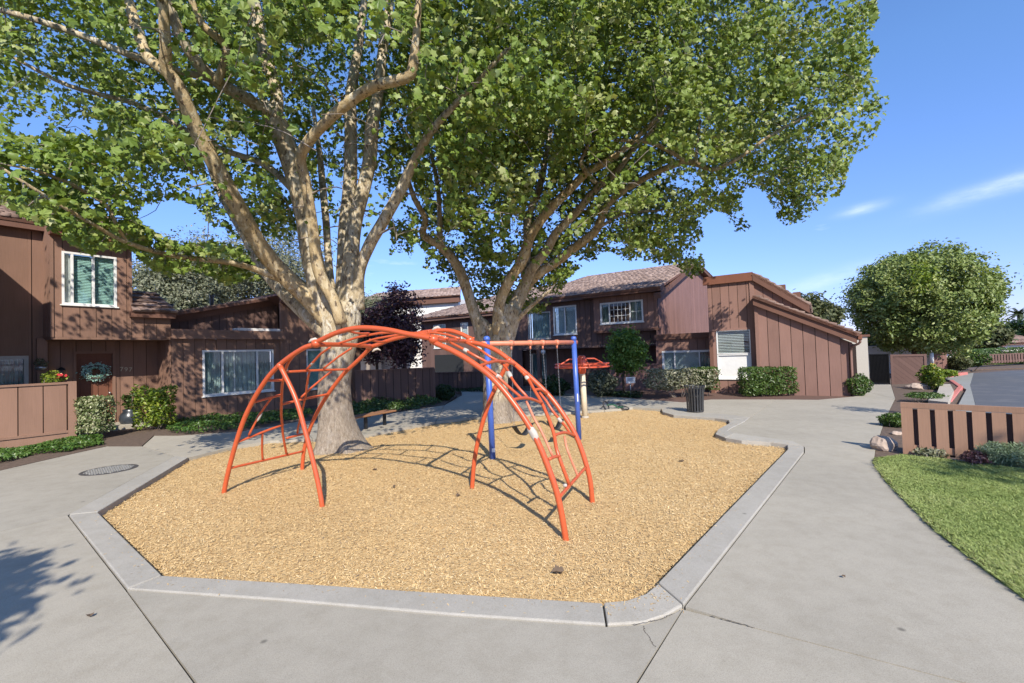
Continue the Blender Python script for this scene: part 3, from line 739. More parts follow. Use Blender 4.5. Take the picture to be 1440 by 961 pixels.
def window(parent, pl, s0, s1, z0, z1, bars=(), fill='blind', fm='white', fw=.055, off=.0, fills=None, grid=None, sill=True):
    """frame + panes; blinds are real slats behind the glass, a near-black panel behind stands for the unlit room"""
    q = MB(); f0, f1 = off - .06, off + .035
    q.pbox(pl, s0, s0 + fw, z0, z1, f0, f1); q.pbox(pl, s1 - fw, s1, z0, z1, f0, f1)
    q.pbox(pl, s0 + fw, s1 - fw, z0, z0 + fw, f0, f1 - .002); q.pbox(pl, s0 + fw, s1 - fw, z1 - fw, z1, f0, f1 - .002)
    xs_ = [s0 + fw]
    for b in bars:
        c = s0 + (s1 - s0) * b
        q.pbox(pl, c - .028, c + .028, z0 + fw, z1 - fw, f0 + .01, f1 - .008); xs_ += [c - .028, c + .028]
    xs_.append(s1 - fw)
    if sill: q.pbox(pl, s0 - .04, s1 + .04, z0 - .035, z0 - .002, off, off + .07)
    w = q.build('window', MAT[fm], parent)
    zl, zh = z0 + fw, z1 - fw
    for i in range(0, len(xs_), 2):
        a, b = xs_[i], xs_[i + 1]
        MB().pbox(pl, a, b, zl, zh, off - .030, off - .024).build('pane', MAT['pane'], w)
        fl = (fills[i // 2] if fills else fill)
        if grid and i // 2 in grid:
            nx, nz = grid[i // 2]; g = MB()
            for k in range(1, nx): c = a + (b - a) * k / nx; g.pbox(pl, c - .011, c + .011, zl, zh, off - .022, off - .008)
            for k in range(1, nz): c = zl + (zh - zl) * k / nz; g.pbox(pl, a, b, c - .011, c + .011, off - .0215, off - .0085)
            g.build('muntin_grid', MAT[fm], w)
        if fl in ('blind', 'blind_green', 'blind_grey'):
            g = MB(); n = int((zh - zl) / (.062 if fl == 'blind_grey' else .045))
            for k in range(n):
                z = zl + (k + .5) * (zh - zl) / n
                g.add([pl.pt(a, z - .016, off - .085), pl.pt(b, z - .016, off - .085), pl.pt(b, z + .020, off - .105), pl.pt(a, z + .020, off - .105)], [(0, 1, 2, 3)])
            g.build('blind', MAT[fl], w)
        elif fl == 'shade':
            MB().pbox(pl, a, b, zl, zh, off - .10, off - .08).build('roller_shade', MAT['wallwhite'], w)
        elif fl == 'curtain':
            g = MB(); n = 22; pts = []
            for k in range(n + 1):
                s = a + (b - a) * k / n; o = off - .13 + .025 * math.sin(k * 2.1) + .01 * math.sin(k * .9)
                pts += [pl.pt(s, zl, o), pl.pt(s, zh, o)]
            g.add(pts, [(2 * k, 2 * k + 2, 2 * k + 3, 2 * k + 1) for k in range(n)]).build('curtain', MAT['curtain'], w)
    MB().pbox(pl, s0, s1, z0, z1, off - .62, off - .60).build('room_shade_panel', MAT['room'], w)
    return w
def roof(parent, A, B, C, D, rows, width, mat, thick=.05, lift=.03, name='roof', single=False, deck=.10, jit=.25, deckmat='trim'):
    """A->B eave, D->C ridge; deck slab and rows of overlapping shingles"""
    A, B, C, D = (np.array(p, float) for p in (A, B, C, D))
    nrm = unit(np.cross(B - A, D - A)); nrm = nrm if nrm[2] > 0 else -nrm
    dk = MB().hexa([A - nrm * deck, B - nrm * deck, C - nrm * deck, D - nrm * deck, A, B, C, D]).build(name, MAT[deckmat], parent)
    Vs, n = [], 0
    rows_v = []
    for r in range(rows):
        t0, t1 = r / rows, min(1, (r + 1.35) / rows)
        a0, b0 = A + (D - A) * t0, B + (C - B) * t0; a1, b1 = A + (D - A) * t1, B + (C - B) * t1
        Lr = np.linalg.norm(b0 - a0); k = max(1, int(Lr / width))
        e = np.sort(np.clip((np.arange(k + 1) + (.5 if r % 2 else 0) + rng.uniform(-jit, jit, k + 1)) / k, 0, 1)); e[0] = 0; e[-1] = 1
        for i in range(k):
            if e[i + 1] - e[i] < .002: continue
            u0, u1 = e[i] + .004 / Lr, e[i + 1] - .006 / Lr
            dr = rng.uniform(-.12, .06) / rows
            p0 = a0 + (b0 - a0) * u0 + (D - A) * dr; p1 = a0 + (b0 - a0) * u1 + (D - A) * dr
            p2 = a1 + (b1 - a1) * u1; p3 = a1 + (b1 - a1) * u0
            th = thick * rng.uniform(.7, 1.25); li = nrm * (lift + th * .2)
            rows_v.append([p0 + nrm * .004, p1 + nrm * .004, p2 + nrm * .002, p3 + nrm * .002, p0 + li + nrm * th, p1 + li + nrm * th, p2 + nrm * .012, p3 + nrm * .012])
    fs = [(4, 5, 6, 7), (0, 1, 5, 4), (1, 2, 6, 5), (3, 0, 4, 7)]
    if single:
        for p in rows_v: MB().add(p, fs + [(0, 3, 2, 1)]).build('shingle', MAT[mat], dk)
    else:
        m = len(rows_v); V = np.array(rows_v).reshape(-1, 3)
        L = (np.concatenate([np.array(f) for f in fs])[None] + (np.arange(m) * 8)[:, None]).ravel()
        big_mesh('shingles', V, L, np.full(m * 4, 4), MAT[mat], np.repeat(rng.random(m), 8), dk, False, 'stuff')
    return dk
def part(pl, s0, s1, z0, z1, o0, o1, mat, name, parent, z0b=None, z1b=None, bevel=0):
    return MB().pbox(pl, s0, s1, z0, z1, o0, o1, z0b, z1b).build(name, MAT[mat], parent, bevel=bevel)

VD, UD = np.array([.559, .829]), np.array([.829, -.559])

# ------------------------------------------------------------------ left townhouse and its low wing
O = gp(71.6, 474, 2.87)
F = Plane(O, VD)
hl = thing('townhouse', 'brown two storey townhouse at left with wreath on its front door', 'house', F.pt(2, 0))
U0, U1, ZT = 0.0, 1.80, 5.74
board_wall(hl, F, U0, U1, 2.87, ZT, .36, 'siding_l', [(.22, 1.44, 3.80, 5.32)], start=-.12)
window(hl, F, .22, 1.44, 3.80, 5.32, (.18, .56), fills=['shade', 'blind_green', 'blind_green'])
part(F, U0 - .02, .05, 2.86, ZT, .022, .05, 'siding_l', 'corner_board', hl)
part(F, U1 - .07, U1 + .01, 3.62, ZT, .022, .05, 'siding_l', 'corner_board', hl)
RET = Plane(F.pt(0, 0, -.8), UD)
board_wall(hl, RET, 0, .78, 2.87, 6.2, .40, 'siding_l', thick=.018)
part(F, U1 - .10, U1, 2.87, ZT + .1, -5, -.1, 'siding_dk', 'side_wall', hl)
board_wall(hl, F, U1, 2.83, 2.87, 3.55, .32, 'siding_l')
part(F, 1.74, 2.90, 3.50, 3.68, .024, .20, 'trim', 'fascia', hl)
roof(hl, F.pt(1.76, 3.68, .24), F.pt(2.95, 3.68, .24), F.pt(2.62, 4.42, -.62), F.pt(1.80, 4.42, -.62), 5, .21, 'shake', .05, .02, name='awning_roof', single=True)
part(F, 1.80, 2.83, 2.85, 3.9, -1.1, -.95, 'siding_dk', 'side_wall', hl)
# soffit and recessed entry
part(F, 0.0, 2.83, 2.80, 2.868, -1.1, .02, 'siding_l', 'soffit', hl)
D = Plane(F.pt(0, 0, -1.1), VD)
board_wall(hl, D, -.1, 2.83, .2, 2.80, .35, 'siding_l', [(.68, 1.68, .2, 2.48)], start=-.3)
dr = MB(); dr.pbox(D, .68, .75, .2, 2.48, -.08, .05); dr.pbox(D, 1.61, 1.68, .2, 2.48, -.08, .05); dr.pbox(D, .75, 1.61, 2.41, 2.479, -.08, .049)
dr.build('door_frame', MAT['siding_l'], hl)
d_ = MB(); d_.pbox(D, .75, 1.61, .2, 2.41, -.07, -.03)
for a, b in ((.85, 1.13), (1.23, 1.51)):
    for lo, hi in ((.36, .92), (1.02, 1.62), (1.72, 2.26)):
        d_.pbox(D, a, a + .03, lo, hi, -.03, -.012); d_.pbox(D, b - .03, b, lo, hi, -.03, -.012); d_.pbox(D, a + .03, b - .03, lo, lo + .03, -.03, -.013); d_.pbox(D, a + .03, b - .03, hi - .03, hi, -.03, -.013)
door = d_.build('door', MAT['trim_red'], hl)
MB().ball(D.pt(1.54, 1.15, .02), .035).build('door_knob', MAT['steel'], door, True)
ALC = Plane(F.pt(2.83, 0, -1.1), UD)
board_wall(hl, ALC, 0, 1.1, .0, 2.84, .36, 'siding_l')
st = MB(); st.prism([tuple(F.pt(*p)[:2]) for p in ((.0, 0, -1.1), (2.83, 0, -1.1), (2.83, 0, .12), (.55, 0, .12))], -.02, .2); st.build('porch_step', MAT['concrete'], hl, bevel=.015)
part(F, -.16, .05, .0, 2.86, -.86, -.66, 'siding_l', 'post', hl)
# house numbers right of the door
def text_part(body, pl, s, z, off, size, mat, name, parent):
    cu = bpy.data.curves.new(name, 'FONT'); cu.body = body; cu.size = size; cu.extrude = .006
    tmp = bpy.data.objects.new('tmp_text', cu); COL.objects.link(tmp)
    dg = bpy.context.evaluated_depsgraph_get(); me = bpy.data.meshes.new_from_object(tmp.evaluated_get(dg))
    bpy.data.objects.remove(tmp); me.materials.clear(); me.materials.append(MAT[mat])
    r = pl.mat(s, z, off) @ Matrix.Rotation(math.pi / 2, 4, 'X')
    me.transform(r)
    o = bpy.data.objects.new(name, me); return link(o, parent)
for k, ch in enumerate('797'):
    text_part(ch, D, 1.79 + .115 * k, 1.83 - .012 * k, .03, .19, 'cream', 'house_number', hl)
# wall lamp
lq = MB(); lp_ = D.pt(.40, 1.80, .14)
lq.pbox(D, .34, .46, 1.66, 1.95, .02, .06); lq.lathe(D.pt(.40, 1.93, .14), [(.10, 0), (.07, .05), (.02, .09)], 8); lq.lathe(D.pt(.40, 1.63, .14), [(.06, 0), (.075, .03), (.075, .045)], 8)
for k in range(4): a = math.pi / 4 + k * math.pi / 2; lq.tube([lp_ + [.07 * math.cos(a), .07 * math.sin(a), -.13], lp_ + [.08 * math.cos(a), .08 * math.sin(a), .13]], .007, 4)
lamp = lq.build('wall_lamp', MAT['black'], hl)
MB().ball(lp_, .035).build('bulb', MAT['bulb'], lamp, True)
# wall left of the entry, set back
Q = Plane(F.pt(0, 0, -.8), VD)
board_wall(hl, Q, -7.0, .10, 0, 5.95, .62, 'siding_l', [(-1.9, -.31, 1.15, 2.37)], gap=.02, start=-7.06)
window(hl, Q, -1.9, -.31, 1.15, 2.37, (.5,), fm='greyframe', fill='curtain', fw=.09)
part(Q, -7.0, -.02, 5.93, 6.18, .024, .26, 'trim', 'fascia', hl)
WG = Plane(Q.pt(-2.2, 0, 0), UD)
part(Q, -7.0, -2.2, 0, 6.3, .05, 3.2, 'siding_l', 'added_shadow_wing', hl)  # out-of-view block, added to cast the slanting shadow on this wall
roof(hl, Q.pt(-7, 6.18, .32), Q.pt(.12, 6.18, .32), Q.pt(.12, 8.3, -5.2), Q.pt(-7, 8.3, -5.2), 22, .20, 'shake', .035, .02)
part(F, -.05, 2.0, 5.72, 5.94, .024, .40, 'trim_red', 'fascia', hl)
gu = MB(); gu.tube([F.pt(-.05, 5.90, .44), F.pt(2.0, 5.90, .44)], .055, 8); gu.build('gutter_pipe', MAT['trim_red'], hl, True)
roof(hl, F.pt(-.08, 5.97, .45), F.pt(2.05, 5.97, .45), F.pt(2.35, 8.1, -5.6), F.pt(-.08, 8.1, -5.6), 22, .20, 'shake', .035, .02)
part(F, 1.95, 2.02, 5.70, 5.93, -5.4, .4, 'trim', 'fascia', hl)
# low wing with the wide window
LW1 = 6.55
board_wall(hl, F, 2.83, LW1, 0, 2.84, .34, 'siding_l', [(3.74, 6.22, .85, 2.45)], backmat='gap')
window(hl, F, 3.74, 6.22, .85, 2.45, (.26, .75), fills=['curtain', 'curtain', 'curtain'], fw=.07)
wq = MB(); c_ = 3.74 + 2.48 * .43; wq.pbox(F, c_ - .02, c_ + .02, .92, 2.38, -.075, -.035); wq.build('curtain_edge', MAT['white'], hl)
part(F, 2.80, LW1 + .1, 2.84, 3.16, .024, .16, 'siding_l', 'fascia', hl)
part(F, 2.83, LW1, 3.05, 3.14, -4, .02, 'siding_dk', 'flat_roof', hl)
part(F, 4.9, LW1 + .05, 3.162, 3.26, -.35, .06, 'wallwhite', 'flashing', hl)
GB = Plane(F.pt(0, 0, -1.1), VD)
a0 = GB.sz(240, 449)[1]; s0g = GB.sz(240, 449)[0]; s1g, a1 = GB.sz(390, 424)
tfn = lambda s: a0 - .12 + (a1 - a0) * (s - s0g) / (s1g - s0g)
board_wall(hl, GB, s0g, s1g, 3.14, tfn, .26, 'siding_dk')
kk = MB(); kk.pbox(GB, s0g - .3, s1g, tfn(s0g - .3) - .02, tfn(s0g - .3) + .30, .024, .12, tfn(s1g) - .02, tfn(s1g) + .30); kk.build('fascia', MAT['trim'], hl)
roof(hl, GB.pt(s0g - .5, tfn(s0g - .5) + .32, .35), GB.pt(s0g - .5, tfn(s0g - .5) + .32, -7), GB.pt(s1g + .15, tfn(s1g + .15) + .32, -7), GB.pt(s1g + .15, tfn(s1g + .15) + .32, .35), 14, .2, 'shake', .04, .02)
for s_, h_ in ((s0g + .5, .30), (s0g + 1.9, .42)):
    z_ = tfn(s_) + .32
    MB().lathe(GB.pt(s_, z_, -1.4), [(.07, 0), (.07, h_), (.09, h_), (.09, h_ + .08)], 10).build('vent_pipe', MAT['black'], hl)
RW = 10.3; trw = lambda s: 4.35 - (s - LW1) * .52
board_wall(hl, F, LW1, RW, 0, trw, .42, 'siding_l', [(7.60, 8.45, .76, 2.44)], start=LW1 - .1)
window(hl, F, 7.60, 8.45, .76, 2.44, (), 'blind_green')
part(F, LW1 - .06, LW1 + .06, 0, 4.3, .022, .06, 'siding_l', 'corner_board', hl)
kk = MB(); kk.pbox(F, LW1 - .05, RW + .3, trw(LW1) - .02, trw(LW1) + .26, .024, .14, trw(RW + .3) - .02, trw(RW + .3) + .26); kk.build('fascia', MAT['trim'], hl)
roof(hl, F.pt(RW + .4, trw(RW + .4) + .28, .3), F.pt(RW + .4, trw(RW + .4) + .28, -7), F.pt(LW1 - .1, trw(LW1 - .1) + .28, -7), F.pt(LW1 - .1, trw(LW1 - .1) + .28, .3), 16, .2, 'shake', .04, .02)
part(F, RW - .1, RW, 0, trw(RW), -7, -.1, 'siding_dk', 'side_wall', hl)

# ------------------------------------------------------------------ right townhouse with the gable
G = Plane((7.15, 22.0), UD)
h2 = thing('gabled_house', 'two storey brown house with tiled gable roof behind the swings', 'house', G.pt(-3, 0, -2))
bz = [G.sz(*p, .35) for p in ((843.8, 426.9), (905.3, 452.6), (838, 466), (928, 413))]
UB = 2.26
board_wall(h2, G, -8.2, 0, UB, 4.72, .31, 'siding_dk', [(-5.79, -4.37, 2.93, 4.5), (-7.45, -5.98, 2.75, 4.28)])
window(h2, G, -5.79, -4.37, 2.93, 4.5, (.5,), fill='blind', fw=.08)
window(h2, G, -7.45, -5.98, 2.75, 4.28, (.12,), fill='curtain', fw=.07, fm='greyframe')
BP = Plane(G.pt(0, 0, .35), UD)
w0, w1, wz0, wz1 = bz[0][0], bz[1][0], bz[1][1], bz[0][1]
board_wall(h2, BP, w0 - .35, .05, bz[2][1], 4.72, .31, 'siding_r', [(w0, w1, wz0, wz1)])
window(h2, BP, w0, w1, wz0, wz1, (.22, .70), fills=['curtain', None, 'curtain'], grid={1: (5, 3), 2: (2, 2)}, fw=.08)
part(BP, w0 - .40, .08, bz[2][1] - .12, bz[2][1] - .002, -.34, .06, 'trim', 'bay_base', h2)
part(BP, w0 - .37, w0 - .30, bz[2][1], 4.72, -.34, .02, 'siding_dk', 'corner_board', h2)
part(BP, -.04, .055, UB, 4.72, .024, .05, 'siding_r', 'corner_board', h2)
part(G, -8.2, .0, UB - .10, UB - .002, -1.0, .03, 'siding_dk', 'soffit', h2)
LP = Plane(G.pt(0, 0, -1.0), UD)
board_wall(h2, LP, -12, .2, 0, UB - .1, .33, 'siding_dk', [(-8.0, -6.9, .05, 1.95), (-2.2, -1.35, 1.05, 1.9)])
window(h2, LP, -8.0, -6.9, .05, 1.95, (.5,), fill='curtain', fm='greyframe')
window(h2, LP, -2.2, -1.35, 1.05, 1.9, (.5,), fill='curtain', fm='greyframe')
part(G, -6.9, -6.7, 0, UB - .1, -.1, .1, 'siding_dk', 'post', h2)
glob = MB().ball(G.pt(-6.35, 2.02, .3), .13, 14, 10).build('globe_lamp', MAT['sign'], h2, True)
MB().tube([G.pt(-6.35, 2.14, .3), G.pt(-6.35, 2.2, 0), G.pt(-6.35, 2.2, -.05)], .015, 6).build('lamp_arm', MAT['black'], h2)
part(G, -8.2, -3.72, 4.70, 4.95, .024, .42, 'siding_dk', 'fascia', h2)
part(G, -3.72, .35, 4.70, 4.95, .024, .80, 'trim', 'fascia', h2)
RIDGE = 7.45
Zr = 7.3
roof(h2, G.pt(-8.4, 4.96, .5), G.pt(-3.70, 4.96, .5), G.pt(-3.70, Zr, -RIDGE), G.pt(-6.9, Zr, -RIDGE), 26, .26, 'shake_r', .03, .015)
roof(h2, G.pt(-3.70, 4.90, .86), G.pt(.36, 4.90, .86), G.pt(.36, Zr, -RIDGE), G.pt(-3.70, Zr, -RIDGE), 28, .26, 'shake_r', .03, .015)
GG = Plane(G.pt(0, 0), VD)
tg = lambda s: 4.72 + (Zr - .12 - 4.72) * s / RIDGE if s < RIDGE else Zr - .12 - (s - RIDGE) * .085
board_wall(h2, GG, -.35, RIDGE, 2.2, tg, .36, 'siding_g', gap=.012)
board_wall(h2, GG, RIDGE, 13.5, 2.2, tg, .36, 'siding_g', gap=.012)
kk = MB(); kk.pbox(GG, -.85, RIDGE, tg(-.85) - .10, tg(-.85) + .17, .025, .36, tg(RIDGE) - .10, tg(RIDGE) + .17); kk.build('rake_board', MAT['trim'], h2)
kk = MB(); kk.pbox(GG, RIDGE, 13.5, tg(RIDGE) - .10, tg(RIDGE) + .17, .025, .36, tg(13.5) - .10, tg(13.5) + .17); kk.build('rake_board', MAT['trim'], h2)
roof(h2, GG.pt(13.5, tg(13.5) + .2, .36), GG.pt(13.5, tg(13.5) + .2, -7), GG.pt(RIDGE, Zr, -7), GG.pt(RIDGE, Zr, .36), 8, .3, 'shake_r', .03, .015)
# single storey piece right of it, with the wide blinds
HP = Plane(G.pt(0, 0, .55), UD)
e0, e1 = HP.sz(924, 482), HP.sz(1003, 475)
wa, wb = HP.sz(931, 494), HP.sz(1001, 545)
board_wall(h2, HP, -2.4, e0[0], 0, 1.22, .36, 'siding_g')
part(HP, -2.4, e0[0], 1.22, 1.30, -.12, .06, 'siding_g', 'cap_rail', h2)
board_wall(h2, HP, e0[0], e1[0] + .5, 0, 2.42, .36, 'siding_r', [(wa[0], e1[0] + .1, .62, wa[1])])
window(h2, HP, wa[0], e1[0] + .1, .62, wa[1], (.24, .70), fills=['blind', 'blind', 'curtain'], fw=.09)
part(HP, e0[0] - .1, e1[0] + .6, 2.42, 2.66, -.6, .16, 'trim', 'fascia', h2)
part(HP, e0[0] - .05, e0[0] + .02, 0, 2.42, -.6, .03, 'siding_g', 'side_wall', h2)

# ------------------------------------------------------------------ tower house and lean-to at right
T0 = gp(1057, 556)
T = Plane(T0, UD)
h3 = thing('lean_to_house', 'brown board house with flat topped tower and sloping lean-to roof', 'house', T.pt(1, 0, -1))
TB = -1.50
board_wall(h3, T, TB, .20, 2.72, 4.62, .325, 'siding_r', gap=.018, start=TB - .15)
board_wall(h3, T, TB, .20, 0, 2.72, .325, 'siding_r', [(-1.22, .05, .66, 2.68)], gap=.018, thick=.018)
window(h3, T, -1.22, .05, 1.68, 2.68, (), 'blind_grey', fw=.04, sill=False)
window(h3, T, -1.22, .05, .66, 1.665, (), 'shade', fw=.04)
part(T, -1.18, .01, .70, 1.625, -.022, -.018, 'white', 'shade_cloth', h3)
part(T, TB, .2, 2.66, 2.74, .022, .045, 'siding_r', 'trim_strip', h3)
part(T, TB, -1.36, 0, 2.66, .020, .06, 'trim', 'corner_board', h3)
part(T, .10, .26, 0, 4.62, .024, .06, 'siding_r', 'corner_board', h3)
part(T, TB - .14, .24, 4.62, 4.96, .024, .14, 'trim_red', 'fascia', h3)
part(T, TB - .14, .24, 4.90, 4.965, -6, .02, 'siding_dk', 'flat_roof', h3)
part(T, TB - .02, TB + .06, 0, 4.6, -6, -.1, 'siding_r', 'side_wall', h3)
tz = lambda s: 4.62 - (s - .24) * .78
board_wall(h3, T, .24, 2.0, 2.6, tz, .33, 'siding_r', name='upper_wall', gap=.016, thick=.012)
kk = MB(); kk.pbox(T, .24, 2.1, tz(.24) - .01, tz(.24) + .30, .0, .16, tz(2.1) - .01, tz(2.1) + .30); kk.build('rake_board', MAT['trim'], h3)
roof(h3, T.pt(2.1, tz(2.1) + .31, .16), T.pt(2.1, tz(2.1) + .31, -6), T.pt(.26, tz(.26) + .31, -6), T.pt(.26, tz(.26) + .31, .16), 8, .3, 'shake', .05, .03)
L_ = Plane(T.pt(0, 0, .30), UD)
l0, l1 = L_.sz(1063, 430), L_.sz(1190, 477)
tl = lambda s: l0[1] + (l1[1] - l0[1]) * (s - l0[0]) / (l1[0] - l0[0])
LE = L_.sz(1184, 530)[0]
board_wall(h3, L_, l0[0] - .02, LE, 0, tl, .385, 'siding_r', gap=.020, back=.25)
L2 = Plane(T.pt(0, 0, .12), UD); LE2 = L2.sz(1201, 530)[0]
board_wall(h3, L2, LE - .05, LE2, 0, lambda s: tl(s) - .05, .30, 'siding_r', gap=.020, back=.25)
part(L_, l0[0] - .06, l0[0] + .06, 0, tl(l0[0]), .022, .05, 'siding_r', 'corner_board', h3)
EX = LE2 + .12
kk = MB(); kk.pbox(L_, l0[0] - .08, EX, tl(l0[0] - .08) - .02, tl(l0[0] - .08) + .25, .024, .20, tl(EX) - .02, tl(EX) + .25); kk.build('rake_board', MAT['trim'], h3)
kk = MB(); kk.pbox(L_, l0[0] - .08, EX, tl(l0[0] - .08) + .255, tl(l0[0] - .08) + .34, -.2, .27, tl(EX) + .255, tl(EX) + .34); kk.build('rake_trim', MAT['trim_red'], h3)
roof(h3, L_.pt(EX + .1, tl(EX + .1) + .36, .27), L_.pt(EX + .1, tl(EX + .1) + .36, -6), L_.pt(l0[0] - .05, tl(l0[0] - .05) + .36, -6), L_.pt(l0[0] - .05, tl(l0[0] - .05) + .36, .27), 14, .24, 'shake', .045, .03)
ge = EX + .02
gq = MB(); gq.pbox(L_, ge, ge + .13, tl(ge) + .12, tl(ge) + .30, -3, .24); gq.build('gutter_box', MAT['trim_red'], h3, bevel=.02)
dp = curve([L_.pt(ge + .07, tl(ge) + .14, .18), L_.pt(ge + .05, tl(ge) + .0, .12), L_.pt(ge - .16, tl(ge) - .12, -.02), L_.pt(ge - .20, tl(ge) - .3, -.08), L_.pt(ge - .20, .05, -.08)], 22)
MB().tube(dp, .04, 8).build('downspout', MAT['siding_r'], h3, True)
board_wall(h3, Plane(L2.pt(LE2, 0, -5), -L2.n * -1.0), 0, 5.0, 0, tl(LE2) - .1, .5, 'siding_r')
for s_, z_ in ((1.05, .30), (1.55, .34)):
    part(T, s_, s_ + .26, tz(s_) - .1, tz(s_) + z_ + .14, -1.0, -.7, 'trim', 'roof_vent', h3)
# cream wall, gate and diagonal board screen beyond the lean-to
KP = Plane(gp(1235, 541), UD)
k0, k1 = KP.sz(1196, 500)[0], KP.sz(1221, 500)[0]
sw = thing('stucco_wall', 'short cream stucco wall between the lean-to and the dark gate', 'wall', KP.pt((k0 + k1) / 2, 0))
part(KP, k0 - .8, k1, 0, KP.sz(1210, 474)[1], -.25, 0, 'stucco', 'wall_face', sw)
part(KP, k0 - .8, k1 + .1, KP.sz(1210, 474)[1] + .002, KP.sz(1210, 474)[1] + .1, -.3, .06, 'trim', 'coping', sw)
gt = thing('metal_gate', 'dark screened gate at the end of the walk', 'gate', KP.pt(KP.sz(1235, 541)[0], 0))
g0, g1 = k1 + .03, KP.sz(1252, 541)[0]; gh_ = KP.sz(1235, 498)[1]
part(KP, g0, g1, .05, gh_ - .05, -.06, -.03, 'matblack', 'screen', gt)
q = MB(); q.pbox(KP, g0, g0 + .05, .02, gh_, -.08, 0); q.pbox(KP, g1 - .05, g1, .02, gh_, -.08, 0); q.pbox(KP, g0 + .05, g1 - .05, gh_ - .06, gh_ - .002, -.08, -.002); q.pbox(KP, g0 + .05, g1 - .05, .04, .1, -.08, -.002)
gf = q.build('gate_frame', MAT['matblack'], gt)
q = MB()
for k in range(12): s_ = g0 + .08 + (g1 - g0 - .16) * k / 11; q.pbox(KP, s_ - .008, s_ + .008, .1, gh_ - .06, -.028, -.012)
q.build('gate_bars', MAT['matblack'], gt)
ds = thing('board_screen', 'low brown fence panel of diagonal boards beside the dark gate', 'fence', KP.pt(g1 + .8, 0))
d0, d1 = g1 + .05, KP.sz(1305, 540)[0]; dh = KP.sz(1280, 499)[1]
part(KP, d0, d1, .02, dh, -.08, -.02, 'gap', 'backing', ds)
q = MB(); q.pbox(KP, d0, d0 + .09, 0, dh + .02, -.1, .025); q.pbox(KP, d1 - .09, d1, 0, dh + .02, -.1, .025); q.pbox(KP, d0 + .09, d1 - .09, dh - .08, dh + .018, -.1, .02); q.pbox(KP, d0 + .09, d1 - .09, .0, .09, -.1, .02)
q.build('panel_frame', MAT['fence_dk'], ds)
# diagonal boards clipped to the panel
x0, x1, y0, y1 = d0 + .09, d1 - .09, .09, dh - .08
bwid = .155
for k in range(-14, 20):
    poly = [(x0 + k * bwid * 1.414, y1), (x0 + k * bwid * 1.414 + bwid * 1.36, y1), (x0 + k * bwid * 1.414 + bwid * 1.36 + (y1 - y0), y0), (x0 + k * bwid * 1.414 + (y1 - y0), y0)]
    for sgn, lim in ((1, x0), (-1, x1)):
        out = []
        for i in range(len(poly)):
            p, r = poly[i], poly[(i + 1) % len(poly)]
            ip, ir = sgn * (p[0] - lim) >= 0, sgn * (r[0] - lim) >= 0
            if ip: out.append(p)
            if ip != ir:
                t = (lim - p[0]) / (r[0] - p[0]); out.append((lim, p[1] + (r[1] - p[1]) * t))
        poly = out
        if len(poly) < 3: break
    if len(poly) < 3: continue
    n = len(poly)
    vs = [KP.pt(a, z, -.004) for a, z in poly] + [KP.pt(a, z, -.02) for a, z in poly]
    MB().add(vs, [tuple(range(n)), tuple(range(2 * n - 1, n - 1, -1))] + [(i, n + i, n + (i + 1) % n, (i + 1) % n) for i in range(n)]).build('board', MAT['fence_dk'], ds)

# ------------------------------------------------------------------ houses in the middle distance
M3 = Plane(G.pt(0, 0, -.6), UD)
h4 = thing('grey_brown_house', 'shaded brown house with dark hipped roof behind the middle fence', 'house', M3.pt(-14, 0, -2))
c = [M3.sz(*p) for p in ((588, 455), (672, 448), (610, 460), (628, 500), (648, 455), (659, 475))]
s4a, s4b = c[0][0] + .3, -8.3
zw = 4.35
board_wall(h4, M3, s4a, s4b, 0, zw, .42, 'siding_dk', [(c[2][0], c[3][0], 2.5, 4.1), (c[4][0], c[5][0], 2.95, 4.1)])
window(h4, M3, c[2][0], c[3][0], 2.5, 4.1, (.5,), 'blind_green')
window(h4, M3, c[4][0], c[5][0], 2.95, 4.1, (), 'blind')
part(M3, M3.sz(612, 505)[0], M3.sz(652, 505)[0], .0, 2.05, .02, .05, 'room', 'carport_shade_panel', h4)  # near-black panel on the solid wall, painted as the shade of an opening
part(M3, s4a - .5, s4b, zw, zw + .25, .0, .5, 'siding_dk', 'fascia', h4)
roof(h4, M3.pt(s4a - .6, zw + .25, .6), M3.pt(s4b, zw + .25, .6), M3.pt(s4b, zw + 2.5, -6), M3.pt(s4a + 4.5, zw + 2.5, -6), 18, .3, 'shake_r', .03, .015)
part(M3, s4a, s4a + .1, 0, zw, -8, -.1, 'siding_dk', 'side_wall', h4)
h5 = thing('white_gable_house', 'far cream house with brown roof above the middle fence', 'house', (-7, 48, 0))
W5 = Plane(at(585, 440, 46.)[:2], (.96, -.28))
b0 = W5.sz(585, 450); b1 = W5.sz(640, 420); r0 = W5.sz(590, 424)[1]; r1 = W5.sz(632, 419)[1]
part(W5, b0[0] - 6, b1[0] + .3, 0, b1[1], -8, 0, 'wallwhite', 'wall', h5)
part(W5, b0[0] - 6, b1[0] + .6, b1[1] - .4, b1[1] + .25, .01, .4, 'trim', 'fascia', h5)
roof(h5, W5.pt(b0[0] - 6.5, b1[1] + .26, .6), W5.pt(b1[0] + .8, b1[1] + .26, .6), W5.pt(b1[0] - .8, b1[1] + 1.7, -3.5), W5.pt(b0[0] - 6.5, b1[1] + 1.7, -3.5), 8, .4, 'shake_r', .06, .03)
part(W5, W5.sz(505, 505)[0], W5.sz(540, 505)[0], 0, W5.sz(540, 493)[1], .5, 6, 'wallwhite', 'carport_wall', h5)
part(W5, W5.sz(505, 505)[0], W5.sz(590, 505)[0], W5.sz(540, 493)[1] + .01, W5.sz(540, 493)[1] + .5, .3, 6.4, 'trim', 'carport_roof', h5)
